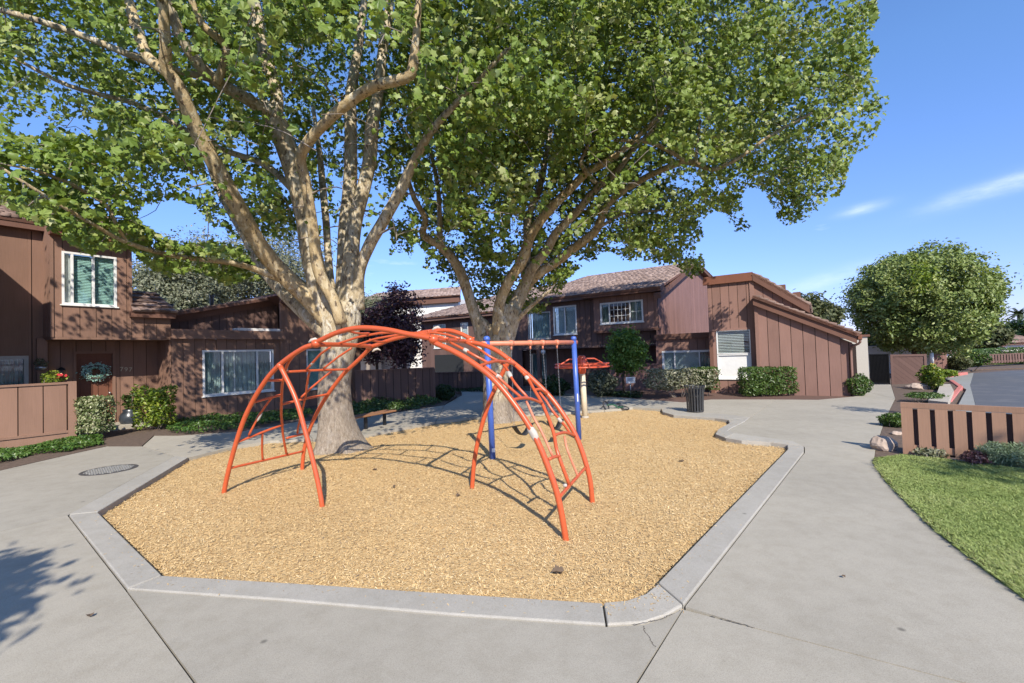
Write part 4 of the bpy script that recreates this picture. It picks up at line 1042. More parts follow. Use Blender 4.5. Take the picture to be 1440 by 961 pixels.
for nm, Y, px0, px1, py, lab in (('ranch_house', 62., 1377, 1412, 486, 'far low house with brown roof left of the other, beyond the road fence'), ('ranch_house', 66., 1408, 1470, 483, 'far low pale walled house at right edge beyond the road fence')):
    A, B = at(px0, py, Y), at(px1, py, Y)
    pl = Plane(A[:2], (1, -.08)); ln = B[0] - A[0]; hz = A[2]
    hh = thing(nm, lab, 'house', pl.pt(ln / 2, 0))
    part(pl, .6, ln - .6, 0, hz, -7, -.6, 'siding_g' if px0 < 1400 else 'wallwhite', 'wall', hh)
    part(pl, 0, ln, hz - .25, hz + .05, -.5, .02, 'trim', 'fascia', hh)
    roof(hh, pl.pt(-.2, hz + .06, .2), pl.pt(ln + .2, hz + .06, .2), pl.pt(ln - 1.5, hz + 1.3, -4), pl.pt(1.2, hz + 1.3, -4), 6, .5, 'shake', .06, .03)
h6 = thing('garage_building', 'brown board garage wall behind the round tree at right', 'house', at(1325, 520, 27.))
G6 = Plane(at(1312, 515, 27.)[:2], UD); t6 = G6.sz(1320, 489)[1]
board_wall(h6, G6, 0, G6.sz(1332, 510)[0], 0, t6, .42, 'siding_g')
part(G6, -4, -.02, 0, t6 + .2, -3, -.2, 'wallwhite', 'plain_wall', h6)
h7 = thing('carport', 'long low cream carport with dark roof edge under the round tree', 'house', at(1345, 505, 40.))
G7 = Plane(at(1195, 505, 40.)[:2], (1, .0)); s7 = G7.sz(1352, 495)
part(G7, -3, s7[0], 0, G7.sz(1340, 493)[1], -5, -.3, 'wallwhite', 'wall', h7)
part(G7, -3, s7[0] + .4, G7.sz(1340, 497)[1], G7.sz(1340, 494)[1], -.28, 0, 'siding_dk', 'fascia', h7)
# ------------------------------------------------------------------ vegetation helpers
SYC_V = [(0, -.30, .03), (-.14, -.45, -.02), (-.47, -.32, -.12), (-.36, -.10, -.03), (-.55, .20, -.17), (-.25, .27, -.02), (0, .58, -.16),
         (.25, .27, -.02), (.55, .20, -.14), (.36, -.10, -.03), (.47, -.32, -.15), (.14, -.45, -.02)]
SYC_F = [(0, 3, 2, 1), (0, 5, 4, 3), (0, 7, 6, 5), (0, 9, 8, 7), (0, 11, 10, 9)]
DIA_V = [(0, -.5, 0), (-.26, 0, .06), (0, .5, 0), (.26, 0, .06)]
DIA_F = [(0, 2, 1), (0, 3, 2)]
NEEDLE_V = [(-.06, -.5, 0), (.06, -.5, 0), (0, .5, .04)]
NEEDLE_F = [(0, 1, 2)]

def sphere_dirs(n):
    return unit(rng.normal(size=(n, 3)))
def bush(name, label, cat, c, rad, n, size, mat, shape='ball', group=None, stems=3, stem_mat='bark_gr', tmpl='oval', base=None, lump=.14, core=.35, flat=.0, sub=None):
    """shrub: shell + inner leaves around an uneven outline, with woody stems from the ground"""
    c = np.array(c, float); rad = np.array(rad, float)
    t = thing(name, label, cat, (c[0], c[1], base if base is not None else c[2] - rad[2]), group)
    fill_shrub(t, c, rad, n, size, mat, shape, stems, stem_mat, tmpl, base, lump, core, sub)
    return t
def fill_shrub(t, c, rad, n, size, mat, shape='ball', stems=3, stem_mat='bark_gr', tmpl='oval', base=None, lump=.14, core=.35, sub=None, fname='foliage'):
    d = sphere_dirs(n)
    if shape == 'box':
        # clipped hedge: faces of a rounded box
        ar = np.array([rad[1] * rad[2], rad[0] * rad[2], rad[0] * rad[1]]); fx_ = rng.choice(3, n, p=ar / ar.sum())
        dd = rng.uniform(-1, 1, (n, 3)); dd[np.arange(n), fx_] = np.where(rng.random(n) < .5, -1, 1)
        dd = dd / (np.sum(np.abs(dd) ** 9, 1) ** (1 / 9.))[:, None]
        d = unit(dd)
    else: dd = d
    ph = rng.uniform(0, 6, 9)
    lum = 1 + lump * (np.sin(3.1 * d[:, 0] + ph[0]) * np.sin(2.7 * d[:, 1] + ph[1]) + .7 * np.sin(6.3 * d[:, 0] + ph[2]) * np.sin(5.7 * d[:, 2] + ph[3]) + .5 * np.sin(9.1 * d[:, 1] + ph[4]) * np.sin(8 * d[:, 2] + ph[5]))
    depth = np.where(rng.random(n) < core, rng.uniform(.35, .95, n), rng.uniform(.90, 1.04, n))
    p = c + dd * rad * (lum * depth)[:, None]
    if sub is not None: p = p[sub(p)]; d = d[:len(p)]
    nn = unit(d * rad[::-1].mean() + rng.normal(0, .75, d.shape) + [0, 0, .35])
    tv, tf = {'oval': (OVAL_V, OVAL_F), 'dia': (DIA_V, DIA_F), 'syc': (SYC_V, SYC_F), 'needle': (NEEDLE_V, NEEDLE_F)}[tmpl]
    sz = size * rng.uniform(.6, 1.3, len(p))
    scatter(fname, tv, tf, p, nn[:len(p)], sz, MAT[mat], t, 'stuff', None, np.clip(rng.normal(.5, .27, len(p)), 0, 1))
    if stems:
        zb = base if base is not None else c[2] - rad[2]
        q = MB()
        for k in range(stems):
            a = 2 * math.pi * (k + rng.random()) / stems
            b0 = np.array([c[0] + .18 * rad[0] * math.cos(a), c[1] + .18 * rad[1] * math.sin(a), zb - .03])
            b2 = c + np.array([math.cos(a), math.sin(a), rng.uniform(-.2, .5)]) * rad * .62
            b1 = (b0 + b2) / 2 + np.array([.1 * math.cos(a), .1 * math.sin(a), -.02])
            r0 = max(.012, .045 * rad.min())
            q.tube(curve([b0, b1, b2], 7), np.linspace(r0, r0 * .4, 7), 6)
        q.build('stem', MAT[stem_mat], t, True)

# what the big crowns leave open when seen from the path, and the limbs that stay in the clear
MASK = [(-120, -60), (1228, -60), (1228, -10), (1238, 20), (1222, 50), (1236, 70), (1222, 95), (1248, 135), (1250, 165), (1238, 200), (1205, 215), (1190, 245), (1188, 270), (1165, 282), (1150, 300),
        (1125, 318), (1103, 318), (1090, 300), (1082, 280), (1068, 262), (1050, 262), (1040, 280), (1046, 300), (1055, 318), (1046, 332), (1030, 325), (1022, 300), (1005, 295), (985, 310), (990, 330),
        (978, 345), (988, 360), (992, 380), (975, 392), (960, 385), (950, 372), (930, 372), (905, 365), (880, 368), (865, 355), (850, 352), (838, 365), (820, 372), (800, 390), (785, 420), (760, 442), (735, 440),
        (700, 432), (685, 447), (668, 432), (660, 402), (640, 412), (615, 402), (596, 378), (600, 355), (585, 340), (578, 362), (582, 382), (560, 388), (540, 385), (532, 372), (545, 355), (552, 335),
        (545, 312), (522, 300), (515, 340), (480, 350), (440, 340), (410, 350), (385, 330), (360, 350), (335, 345), (320, 325), (300, 318), (285, 300), (255, 280), (225, 283), (200, 288), (190, 305), (215, 325),
        (250, 345), (258, 370), (238, 392), (225, 385), (205, 372), (190, 355), (165, 352), (140, 352), (120, 360), (105, 347), (90, 330), (60, 318), (30, 303), (10, 288), (-120, 280)]
MASK2 = [(255, 345), (300, 340), (360, 350), (385, 375), (375, 395), (340, 395), (330, 410), (318, 400), (300, 390), (270, 380), (240, 395), (232, 375)]
HOLES = [(40, 178, 30, 15), (110, 178, 32, 16), (216, 125, 14, 10), (343, 205, 22, 18), (390, 222, 14, 20), (405, 262, 9, 22), (235, 45, 8, 20), (195, 130, 8, 6), (970, 255, 24, 14), (855, 155, 6, 5), (775, 312, 14, 22),
         (725, 322, 12, 24), (700, 345, 10, 14), (812, 255, 8, 14), (640, 335, 16, 14), (610, 372, 8, 8), (475, 270, 12, 22), (445, 300, 8, 20), (845, 310, 9, 8), (560, 300, 10, 9), (905, 245, 10, 8),
         (1010, 262, 13, 9), (870, 345, 16, 6), (280, 262, 13, 10), (150, 215, 8, 6), (690, 300, 6, 8), (930, 300, 6, 5), (500, 215, 5, 14), (20, 235, 10, 10), (318, 165, 7, 8), (128, 290, 8, 6), (760, 260, 7, 7)]
CLEAR = []          # (x0,y0,x1,y1,halfwidth,depth0,depth1) of traced limbs

def limb_path(pts, n=None):
    q = np.array([[*at(x, y, Y), w / 2 / F_PX * Y] for x, y, Y, w in pts])
    c = curve(q, n or max(10, len(pts) * 5))
    c[:, 3] = np.maximum(c[:, 3], .006)
    for i in range(len(pts) - 1):
        a, b = pts[i], pts[i + 1]
        CLEAR.append((a[0], a[1], b[0], b[1], max(a[3], b[3]) / 2 + 3, a[2], b[2]))
    return c
def bumpy(seed, amt=.07):
    ph = np.random.default_rng(seed).uniform(0, 6, 6)
    return lambda t, th, p: 1 + amt * (math.sin(2 * th + ph[0] + p[2] * 1.7) + .6 * math.sin(3 * th + ph[1] - p[2] * 2.9) + .4 * math.sin(5 * th + ph[2] + p[2] * 5.3))

def near_clear(x, y, d):
    bad = np.zeros(len(x), bool)
    for x0, y0, x1, y1, hw, d0, d1 in CLEAR:
        dx, dy = x1 - x0, y1 - y0; L = dx * dx + dy * dy
        t = np.clip(((x - x0) * dx + (y - y0) * dy) / L, 0, 1)
        dist = np.hypot(x - x0 - t * dx, y - y0 - t * dy)
        bad |= (dist < hw) & (d < d0 + (d1 - d0) * t + .2)
    return bad
def leaf_ok(P, strict=True):
    x, y, d = project(P)
    inside = (x > -40) & (x < PW + 40) & (y > -40) & (y < PH) & (d > .1)
    m = in_poly(x, y, MASK) | in_poly(x, y, MASK2)
    for hx, hy, rx, ry in HOLES:
        m &= ~((((x - hx) / rx) ** 2 + ((y - hy) / ry) ** 2 < rng.uniform(.6, 1.1, len(x))) & (rng.random(len(x)) < .9))
    if strict: m &= ~(near_clear(x, y, d) & (rng.random(len(x)) < .92))
    zone = (x > 395) & (x < 575) & (y > 60) & (y < 440)      # the open fork of the left tree: foliage only behind the limbs
    m &= ~(zone & (d < 10.3) & (rng.random(len(x)) < .86))
    m &= ~((x < 275) & (y > 232) & (rng.random(len(x)) < .28))      # thin sprays over the left roof
    return np.where(inside, m, P[:, 2] > 3.6)

def big_tree(t, crown_c, crown_r, limbs, nclump, per, lsize, leafmat, twigmat, extra=None, seed=1):
    """foliage in clumps held by twigs that branch off the traced limbs; the largest leaves in view are objects"""
    n = nclump * 7
    d = sphere_dirs(n); r = rng.random(n) ** .42
    ph = rng.uniform(0, 6, 6)
    lum = 1 + .10 * np.sin(4 * d[:, 0] + ph[0]) * np.sin(4 * d[:, 1] + ph[1]) + .07 * np.sin(9 * d[:, 0] + ph[2]) * np.sin(8 * d[:, 2] + ph[3])
    cc = crown_c + d * crown_r * (r * lum)[:, None]
    cc = cc[cc[:, 2] > 3.4]
    if extra is not None: cc = np.vstack([extra, cc])
    x, y, dep = project(cc)
    infr = (x > -60) & (x < PW + 60) & (y > -30) & (dep > .1)
    cc = cc[np.where(infr, in_poly(x, y, MASK) | in_poly(x, y, MASK2), True)]
    cc = cc[np.linalg.norm(cc - [0, 0, CAM_H], axis=1) > 4.2]
    # spread the clumps
    pick, G_ = [], {}
    for p in cc:
        k = tuple((p / .42).astype(int))
        if G_.get(k, 0) >= 1: continue
        G_[k] = 1; pick.append(p)
        if len(pick) >= nclump: break
    cc = np.array(pick)
    # twigs: nearest woody point first
    wood = np.vstack([l[len(l) // 4:, :3] for l in limbs]); wr = np.concatenate([l[len(l) // 4:, 3] for l in limbs])
    dist = np.min(np.linalg.norm(cc[:, None] - wood[None], axis=2), 1)
    q = MB()
    for i in np.argsort(dist):
        p = cc[i]; dd = np.linalg.norm(wood - p, axis=1) + np.where(wood[:, 2] > p[2] + .4, .5, 0)
        j = int(dd.argmin()); a = wood[j]; L = np.linalg.norm(p - a)
        if L < .15 or L > 2.1: continue
        mid = (a + p) / 2 + rng.normal(0, .07, 3) * L + np.array([0, 0, .08 * L])
        c_ = curve([a, mid, p], 4 if L < 1 else 7)
        r0 = min(wr[j] * .7, .010 + .014 * L)
        q.tube(c_, np.linspace(r0, .007, len(c_)), 5, False)
        wood = np.vstack([wood, c_[1:]]); wr = np.r_[wr, np.linspace(r0, .008, len(c_))[1:]]
    q.build('twigs', MAT[twigmat], t, True, kind='stuff')
    m = len(cc) * per
    ci = np.repeat(np.arange(len(cc)), per)
    off = rng.normal(0, 1, (m, 3)) * np.array([.27, .27, .17]) * rng.uniform(.7, 1.25, len(cc))[ci][:, None]
    ctone = rng.normal(0, .16, len(cc))
    P = cc[ci] + off; P[:, 2] -= .10 * (off[:, 0] ** 2 + off[:, 1] ** 2)
    xx_, yy_, dd_ = project(P); sel = leaf_ok(P) & ((yy_ > -70) & (dd_ > 0) | (rng.random(m) < .45)) & ((xx_ > -30) | (rng.random(m) < .22)); P = P[sel]; ci = ci[sel]
    sel = np.linalg.norm(P - [0, 0, CAM_H], axis=1) > 3.6; P = P[sel]; ci = ci[sel]
    k = len(P)
    outw = unit(P - crown_c)
    nn = unit(rng.normal(0, .60, (k, 3)) + np.array([.05, -.42, .50]) + .30 * outw)
    tone = np.clip(rng.normal(.48, .22, k) + ctone[ci], 0, 1)
    sz = lsize * rng.uniform(.65, 1.25, k)
    spin = unit(rng.normal(size=(k, 3)) + outw * .6 + [0, 0, -.5])
    # the leaves that show largest
    x, y, dep = project(P)
    vis = (x > 0) & (x < PW) & (y > 0) & (y < PH)
    score = np.where(vis, sz / np.maximum(dep, .1), 0)
    big = np.argsort(-score)[:300]
    rest = np.ones(k, bool); rest[big] = False
    cr = scatter('crown', SYC_V, SYC_F, P[rest], nn[rest], sz[rest], MAT[leafmat], t, None, spin[rest], tone[rest], rng.uniform(-.4, 2.6, rest.sum()), rng.uniform(.55, 1.05, rest.sum()))
    protos = []
    for v in range(6):
        me = MB().add(SYC_V, SYC_F).mesh('leaf', MAT[leafmat])
        a = me.attributes.new('rnd', 'FLOAT', 'POINT'); a.data.foreach_set('value', np.full(12, .12 + .13 * v, np.float32)); protos.append(me)
    for i in big:
        z = nn[i]; xx = unit(spin[i] - z * (spin[i] @ z)); yy = np.cross(z, xx)
        mt = Matrix.Identity(4)
        for r_ in range(3): mt[r_][0], mt[r_][1], mt[r_][2], mt[r_][3] = xx[r_] * sz[i], yy[r_] * sz[i], z[r_] * sz[i], P[i][r_]
        link(bpy.data.objects.new('leaf', protos[int(tone[i] * 5.99)]), cr, mt)
    return cr

# ------------------------------------------------------------------ the two sycamores: limbs as they grow in the photograph
def fork(t, limbs, nm, path, mat, seed, n=10, amt=.05):
    MB().tube(path[:, :3], path[:, 3], n, True, bumpy(seed, amt)).build(nm, MAT[mat], t, True); limbs.append(path)

b1 = gp(478, 632)
tr1 = thing('sycamore_tree', 'big mottled sycamore behind the left end of the orange climber', 'tree', b1)
Y1 = 10.1
trunk = limb_path([(480, 640, Y1, 76), (478, 625, Y1, 62), (475, 606, Y1, 54), (472, 580, Y1, 48), (471, 540, Y1, 45), (474, 505, Y1, 45), (478, 470, Y1, 49), (481, 445, Y1, 50), (483, 425, Y1, 40)], 40)
def trunk1_w(t, th, p):
    fl = max(0, 1 - p[2] / .9)
    return 1 + .05 * math.sin(2 * th + p[2]) + .03 * math.sin(5 * th + 3 * p[2]) + fl * fl * (.17 * math.sin(3 * th + .6) + .15 * math.sin(5 * th + 2.) + .06 * math.sin(9 * th))
MB().tube(trunk[:, :3], trunk[:, 3], 36, True, trunk1_w).build('trunk', MAT['bark1'], tr1, True)
LM1 = [trunk[24:]]
T1 = [
 [(473, 462, 10, 34), (439, 425, 9.9, 33), (400, 388, 9.6, 28), (370, 352, 9.2, 26), (345, 310, 8.8, 25), (310, 246, 8.3, 24), (280, 190, 7.9, 23), (254, 129, 7.5, 22), (234, 95, 7.3, 19), (233, 60, 7.1, 17), (228, 0, 6.9, 16), (222, -90, 6.7, 12)],
 [(238, 104, 7.4, 18), (207, 78, 7.5, 17), (188, 25, 7.6, 16), (172, -30, 7.7, 13), (150, -120, 7.8, 8)],
 [(466, 468, 10.1, 36), (438, 444, 10.4, 36), (405, 410, 10.9, 32), (378, 380, 11.5, 26), (345, 330, 12.2, 18), (310, 270, 12.8, 12), (290, 220, 13, 7)],
 [(466, 455, 10, 36), (450, 415, 9.9, 34), (439, 363, 9.8, 31), (427, 296, 9.7, 30), (410, 234, 9.6, 30), (395, 185, 9.5, 30), (381, 158, 9.4, 27), (366, 146, 9.35, 20)],
 [(383, 162, 9.4, 24), (345, 138, 9.0, 21), (301, 112, 8.7, 20), (267, 73, 8.3, 18), (243, 22, 8.0, 16), (225, -40, 7.8, 11)],
 [(388, 170, 9.4, 22), (389, 128, 9.5, 20), (370, 70, 9.6, 18), (362, 30, 9.7, 18), (356, -20, 9.8, 15), (350, -90, 9.9, 8)],
 [(300, 112, 8.7, 12), (241, 97, 8.5, 11), (194, 82, 8.3, 11), (120, 52, 8.1, 10), (43, 26, 7.9, 9), (-10, 12, 7.8, 8), (-110, -10, 7.7, 5)],
 [(480, 455, 9.6, 20), (470, 424, 9.45, 18), (449, 384, 9.3, 17), (441, 330, 9.1, 17), (430, 258, 8.8, 17), (423, 221, 8.6, 17), (443, 188, 8.3, 17), (485, 149, 8.0, 17), (526, 122, 7.7, 17), (560, 113, 7.5, 17), (578, 105, 7.4, 17), (583, 75, 7.3, 14), (586, 40, 7.2, 12), (590, -20, 7.1, 8)],
 [(491, 455, 10.2, 34), (493, 371, 10.2, 27), (499, 313, 10.3, 24), (512, 263, 10.3, 21), (520, 221, 10.4, 20), (524, 172, 10.4, 20), (531, 134, 10.5, 18), (537, 80, 10.6, 16), (545, 30, 10.7, 14), (552, -40, 10.8, 9)],
 [(480, 445, 10.4, 28), (482, 380, 10.5, 22), (486, 313, 10.6, 20), (493, 246, 10.7, 20), (493, 163, 10.8, 19), (493, 134, 10.8, 17), (502, 80, 10.9, 14), (510, 20, 11, 11), (515, -40, 11, 7)],
 [(503, 435, 10.2, 24), (505, 385, 10.1, 19), (520, 345, 10, 18), (535, 318, 9.9, 17), (564, 267, 9.7, 16), (573, 246, 9.6, 15), (600, 195, 9.3, 13), (628, 160, 9.0, 11), (668, 118, 8.7, 9), (712, 70, 8.4, 6)],
 [(470, 430, 10.8, 16), (463, 380, 11.1, 13), (458, 305, 11.5, 11), (453, 255, 11.8, 10), (449, 212, 12, 8), (440, 150, 12.3, 6)],
 [(420, 405, 9.9, 13), (375, 385, 9.4, 11), (330, 371, 8.8, 9), (240, 359, 7.8, 8), (178, 341, 7.0, 7), (142, 322, 6.6, 6.5), (97, 296, 6.2, 6), (37, 259, 5.8, 5), (-30, 215, 5.5, 4)],
 [(178, 341, 7.0, 6), (163, 315, 6.8, 6), (150, 290, 6.7, 6), (120, 270, 6.5, 6), (90, 255, 6.3, 6), (49, 240, 6.0, 5), (10, 232, 5.8, 3)],
 [(415, 270, 9.7, 12), (372, 232, 10.2, 10), (300, 205, 10.4, 9), (200, 150, 10.2, 8), (100, 122, 9.8, 7), (20, 82, 9.4, 5)],
 [(305, 118, 8.6, 13), (318, 68, 8.4, 12), (285, 35, 8.2, 11), (265, -10, 8, 9)],
]
for i, pth in enumerate(T1): fork(tr1, LM1, 'branch', limb_path([(a, b, c, d * (.84 if k < 2 else .90)) for k, (a, b, c, d) in enumerate(pth)]), 'bark_tan' if i in (0, 1, 7, 12, 13, 15) else 'bark1', 20 + i)
b2 = gp(703, 596)
tr2 = thing('sycamore_tree', 'slimmer sycamore with long limbs leaning right over the roof, behind the swings', 'tree', b2)
Y2 = 13.6
trunk = limb_path([(702, 602, Y2, 72), (701, 592, Y2, 54), (699, 575, Y2, 41), (697, 550, Y2, 37), (698, 520, Y2, 36), (702, 492, Y2, 38), (707, 470, Y2, 38), (713, 450, Y2, 36), (720, 432, Y2, 32)], 36)
MB().tube(trunk[:, :3], trunk[:, 3], 32, True, lambda t, th, p: 1 + .05 * math.sin(2 * th + p[2]) + max(0, 1 - p[2] / .7) ** 2 * (.2 * math.sin(4 * th + 1) + .1 * math.sin(7 * th))).build('trunk', MAT['bark2'], tr2, True)
LM2 = [trunk[22:]]
T2 = [
 [(694, 545, 13.6, 24), (684, 505, 13.6, 23), (676, 470, 13.6, 21), (669, 446, 13.6, 20), (651, 392, 13.5, 18), (638, 367, 13.4, 16), (619, 346, 13.3, 14), (595, 330, 13.1, 12), (598, 308, 13, 10), (582, 278, 12.8, 9), (570, 240, 12.6, 7)],
 [(624, 352, 13.3, 11), (619, 335, 13.3, 10), (618, 300, 13.4, 9), (615, 258, 13.5, 8), (605, 210, 13.6, 6)],
 [(702, 478, 13.6, 17), (685, 458, 13.6, 13), (671, 444, 13.6, 11)],
 [(700, 470, 13.4, 22), (702, 430, 13.3, 18), (716, 395, 13.2, 17), (735, 365, 13.1, 18), (747, 330, 13.0, 17), (772, 296, 12.8, 17), (807, 261, 12.6, 15), (826, 242, 12.5, 14), (862, 222, 12.3, 11), (900, 190, 12.0, 8), (940, 150, 11.8, 6)],
 [(718, 445, 13.7, 24), (738, 400, 13.7, 20), (748, 378, 13.6, 18), (769, 352, 13.5, 16), (782, 328, 13.4, 15), (813, 296, 13.2, 13), (840, 264, 13, 12), (866, 243, 12.8, 10), (890, 212, 12.6, 8), (930, 170, 12.4, 6)],
 [(724, 430, 13.8, 24), (740, 402, 13.9, 20), (758, 384, 13.9, 18), (785, 367, 13.9, 16), (810, 347, 13.8, 15), (838, 324, 13.7, 14), (850, 295, 13.6, 13), (862, 280, 13.5, 12), (887, 262, 13.3, 11), (922, 243, 13, 10), (963, 228, 12.6, 10), (985, 233, 12.4, 8), (1005, 238, 12.2, 7), (1041, 221, 11.9, 6), (1085, 190, 11.6, 5), (1140, 160, 11.3, 4)],
 [(965, 228, 12.6, 7), (940, 212, 12.4, 7), (910, 200, 12.1, 6), (865, 197, 11.8, 5)],
 [(979, 230, 12.4, 6), (980, 205, 12.3, 5), (985, 170, 12.2, 4)],
 [(738, 390, 13.8, 15), (742, 345, 14, 13), (741, 318, 14.1, 13), (748, 290, 14.2, 12), (757, 270, 14.3, 12), (764, 240, 14.4, 10), (775, 180, 14.6, 7)],
 [(719, 462, 13.6, 10), (733, 444, 13.4, 8), (755, 424, 13.1, 6), (775, 408, 12.9, 4)],
 [(846, 318, 13.7, 6), (880, 300, 13.7, 5), (930, 296, 13.8, 4)],
 [(838, 258, 12.5, 8), (818, 232, 12.3, 7), (822, 215, 12.2, 5), (835, 190, 12.1, 4)],
]
for i, pth in enumerate(T2): fork(tr2, LM2, 'branch', limb_path([(a, b, c, d * .84) for a, b, c, d in pth]), 'bark_tan' if i in (3, 5, 6) else 'bark2', 60 + i)
# clumps that the long low branches of the left tree carry
ex = []
for pth in (LM1[-4], LM1[-3]):
    for p in pth[8::1]:
        ex.append(p[:3] + rng.normal(0, .18, 3) + [0, 0, -.02])
for px, py, Y in ((590, 150, 6.6), (640, 130, 6.4), (680, 150, 6.6), (700, 110, 6.4), (740, 100, 6.6), (660, 170, 6.8), (620, 190, 6.9), (720, 140, 6.9), (560, 170, 7.0), (600, 90, 6.3), (650, 80, 6.2), (765, 130, 7.2), (690, 190, 7.3), (585, 215, 7.4),
                  (215, 350, 7.5), (232, 372, 7.7), (205, 362, 7.4), (245, 385, 7.9), (120, 340, 6.5), (80, 318, 6.2), (100, 335, 6.4), (160, 345, 6.9), (180, 355, 7.1), (40, 290, 6.0), (255, 365, 8.2), (300, 362, 8.6), (340, 375, 8.9), (360, 365, 9.2), (275, 372, 8.4), (60, 300, 6.1), (110, 320, 6.4), (130, 335, 6.6), (205, 345, 7.4), (220, 365, 7.6), (240, 350, 7.8), (20, 280, 5.9), (150, 335, 6.8)):
    ex.append(at(px, py, Y))
ex2 = []
for k in range(75):
    px, py = rng.uniform(632, 800), rng.uniform(300, 440)
    if in_poly(np.array([px]), np.array([py]), MASK)[0]: ex2.append(at(px, py, rng.uniform(14.0, 16.8)))
for k in range(24):
    px, py = rng.uniform(860, 990), rng.uniform(300, 385)
    if in_poly(np.array([px]), np.array([py]), MASK)[0]: ex2.append(at(px, py, rng.uniform(12.2, 14.5)))
big_tree(tr1, np.array([-4.4, 9.0, 8.6]), np.array([7.8, 5.2, 5.2]), LM1, 1080, 84, .116, 'leaf1', 'bark_gr', np.array(ex))
big_tree(tr2, np.array([3.1, 12.6, 8.8]), np.array([7.1, 5.4, 5.6]), LM2, 1250, 90, .114, 'leaf2', 'bark_gr', np.array(ex2))

# ------------------------------------------------------------------ other trees
def tree(name, label, base, c, rad, nclump, per, lsize, leafmat, barkmat='bark_dk', trunk_r=.15, tmpl='dia', group=None, flat=.9, crown_name='crown', shell=.45, nlimb=5, spread=.16, up=.5):
    base, c, rad = np.array(base, float), np.array(c, float), np.array(rad, float)
    t = thing(name, label, 'tree', base, group)
    top = c + np.array([0, 0, -.1 * rad[2]])
    q = MB()
    mid = (base + top) / 2 + rng.normal(0, .05, 3) * np.linalg.norm(top - base)
    tp = curve([base - [0, 0, .1], mid, top], 12)
    q.tube(tp, np.linspace(trunk_r * 1.25, trunk_r * .45, 12), 10, True, bumpy(3, .06))
    for k in range(nlimb):
        a = 2 * math.pi * (k + rng.random() * .6) / nlimb; i0 = 6 + k % 5
        e = c + np.array([math.cos(a), math.sin(a), rng.uniform(-.1, .55)]) * rad * .72
        m_ = (tp[i0] + e) / 2 + [0, 0, .12 * rad[2]]
        q.tube(curve([tp[i0], m_, e], 9), np.linspace(trunk_r * .55, trunk_r * .12, 9), 7)
    q.build('trunk', MAT[barkmat], t, True)
    d = sphere_dirs(nclump); ph = rng.uniform(0, 6, 6)
    lum = 1 + .09 * np.sin(4.5 * d[:, 0] + ph[0]) * np.sin(4 * d[:, 1] + ph[1]) + .06 * np.sin(9 * d[:, 2] + ph[2]) * np.sin(8 * d[:, 0] + ph[3])
    cc = c + d * rad * (rng.random(nclump) ** shell * lum)[:, None]
    ci = np.repeat(np.arange(nclump), per); m = len(ci)
    P = cc[ci] + rng.normal(0, 1, (m, 3)) * spread * rad.mean() * np.array([1, 1, .8])
    nn = unit(rng.normal(0, .6, (m, 3)) + unit(P - c) * .6 + [0, 0, up])
    tv, tf = {'oval': (OVAL_V, OVAL_F), 'dia': (DIA_V, DIA_F)}[tmpl]
    tone = np.clip(rng.normal(.5, .2, m) + rng.normal(0, .12, nclump)[ci], 0, 1)
    scatter(crown_name, tv, tf, P, nn, lsize * rng.uniform(.6, 1.3, m), MAT[leafmat], t, None, None, tone)
    return t
R_B = at(1300, 545, 25.); R_B[2] = 0
tree('round_tree', 'large round dense green tree rising over the board screen at right', R_B, at(1298, 422, 25.), (3.3, 3.3, 2.85), 1150, 60, .165, 'leaf_round', trunk_r=.22, tmpl='oval', spread=.062, shell=.28, nlimb=8)
fill_shrub(bpy.data.objects['round_tree'], at(1297, 388, 21.8), np.array([.55, .5, .75]), 500, .16, 'leaf_lime', stems=0, core=.6, lump=.3, fname='pale_new_growth')
tree('plum_tree', 'purple leaved plum tree behind the middle fence', (*at(565, 520, 21.)[:2], 0), at(562, 462, 21.), (1.05, 1.0, 1.95), 240, 30, .16, 'leaf_purple', trunk_r=.10, spread=.16, tmpl='oval')
tree('plum_tree', 'lower purple leaved tree left of the tall plum', (*at(526, 520, 22.)[:2], 0), at(525, 470, 22.), (.85, .9, 1.4), 150, 28, .16, 'leaf_purple', trunk_r=.08, spread=.17, tmpl='oval')
cb_ = gp(878, 557)
tree('small_tree', 'small bright green bushy tree beside the white post sign', cb_, at(882, 494, cb_[1]), (.82, .8, 1.08), 190, 34, .14, 'leaf_citrus', trunk_r=.05, tmpl='oval', spread=.15, shell=.5)
for px, py, Y, rx, rz, lab, mt in ((300, 395, 34, 4.6, 3.0, 'grey green eucalyptus behind the low wing roof, left one', 'leaf_grey'), (395, 385, 38, 4.4, 4.2, 'grey green eucalyptus between the sycamore limbs and the roof', 'leaf_grey'),
                                  (245, 415, 30, 2.8, 2.6, 'grey brown tree just right of the tiled awning', 'leaf_grey'), (515, 448, 42, 2.6, 2.2, 'pale tree seen right of the left sycamore trunk above the plum', 'leaf_grey')):
    c_ = at(px, py, Y); tree('eucalyptus_tree', lab, (c_[0], c_[1], 0), c_, (rx, rx, rz), 300, 80, .21, mt, 'bark_gr', .18, group='trees behind the left house', spread=.13)
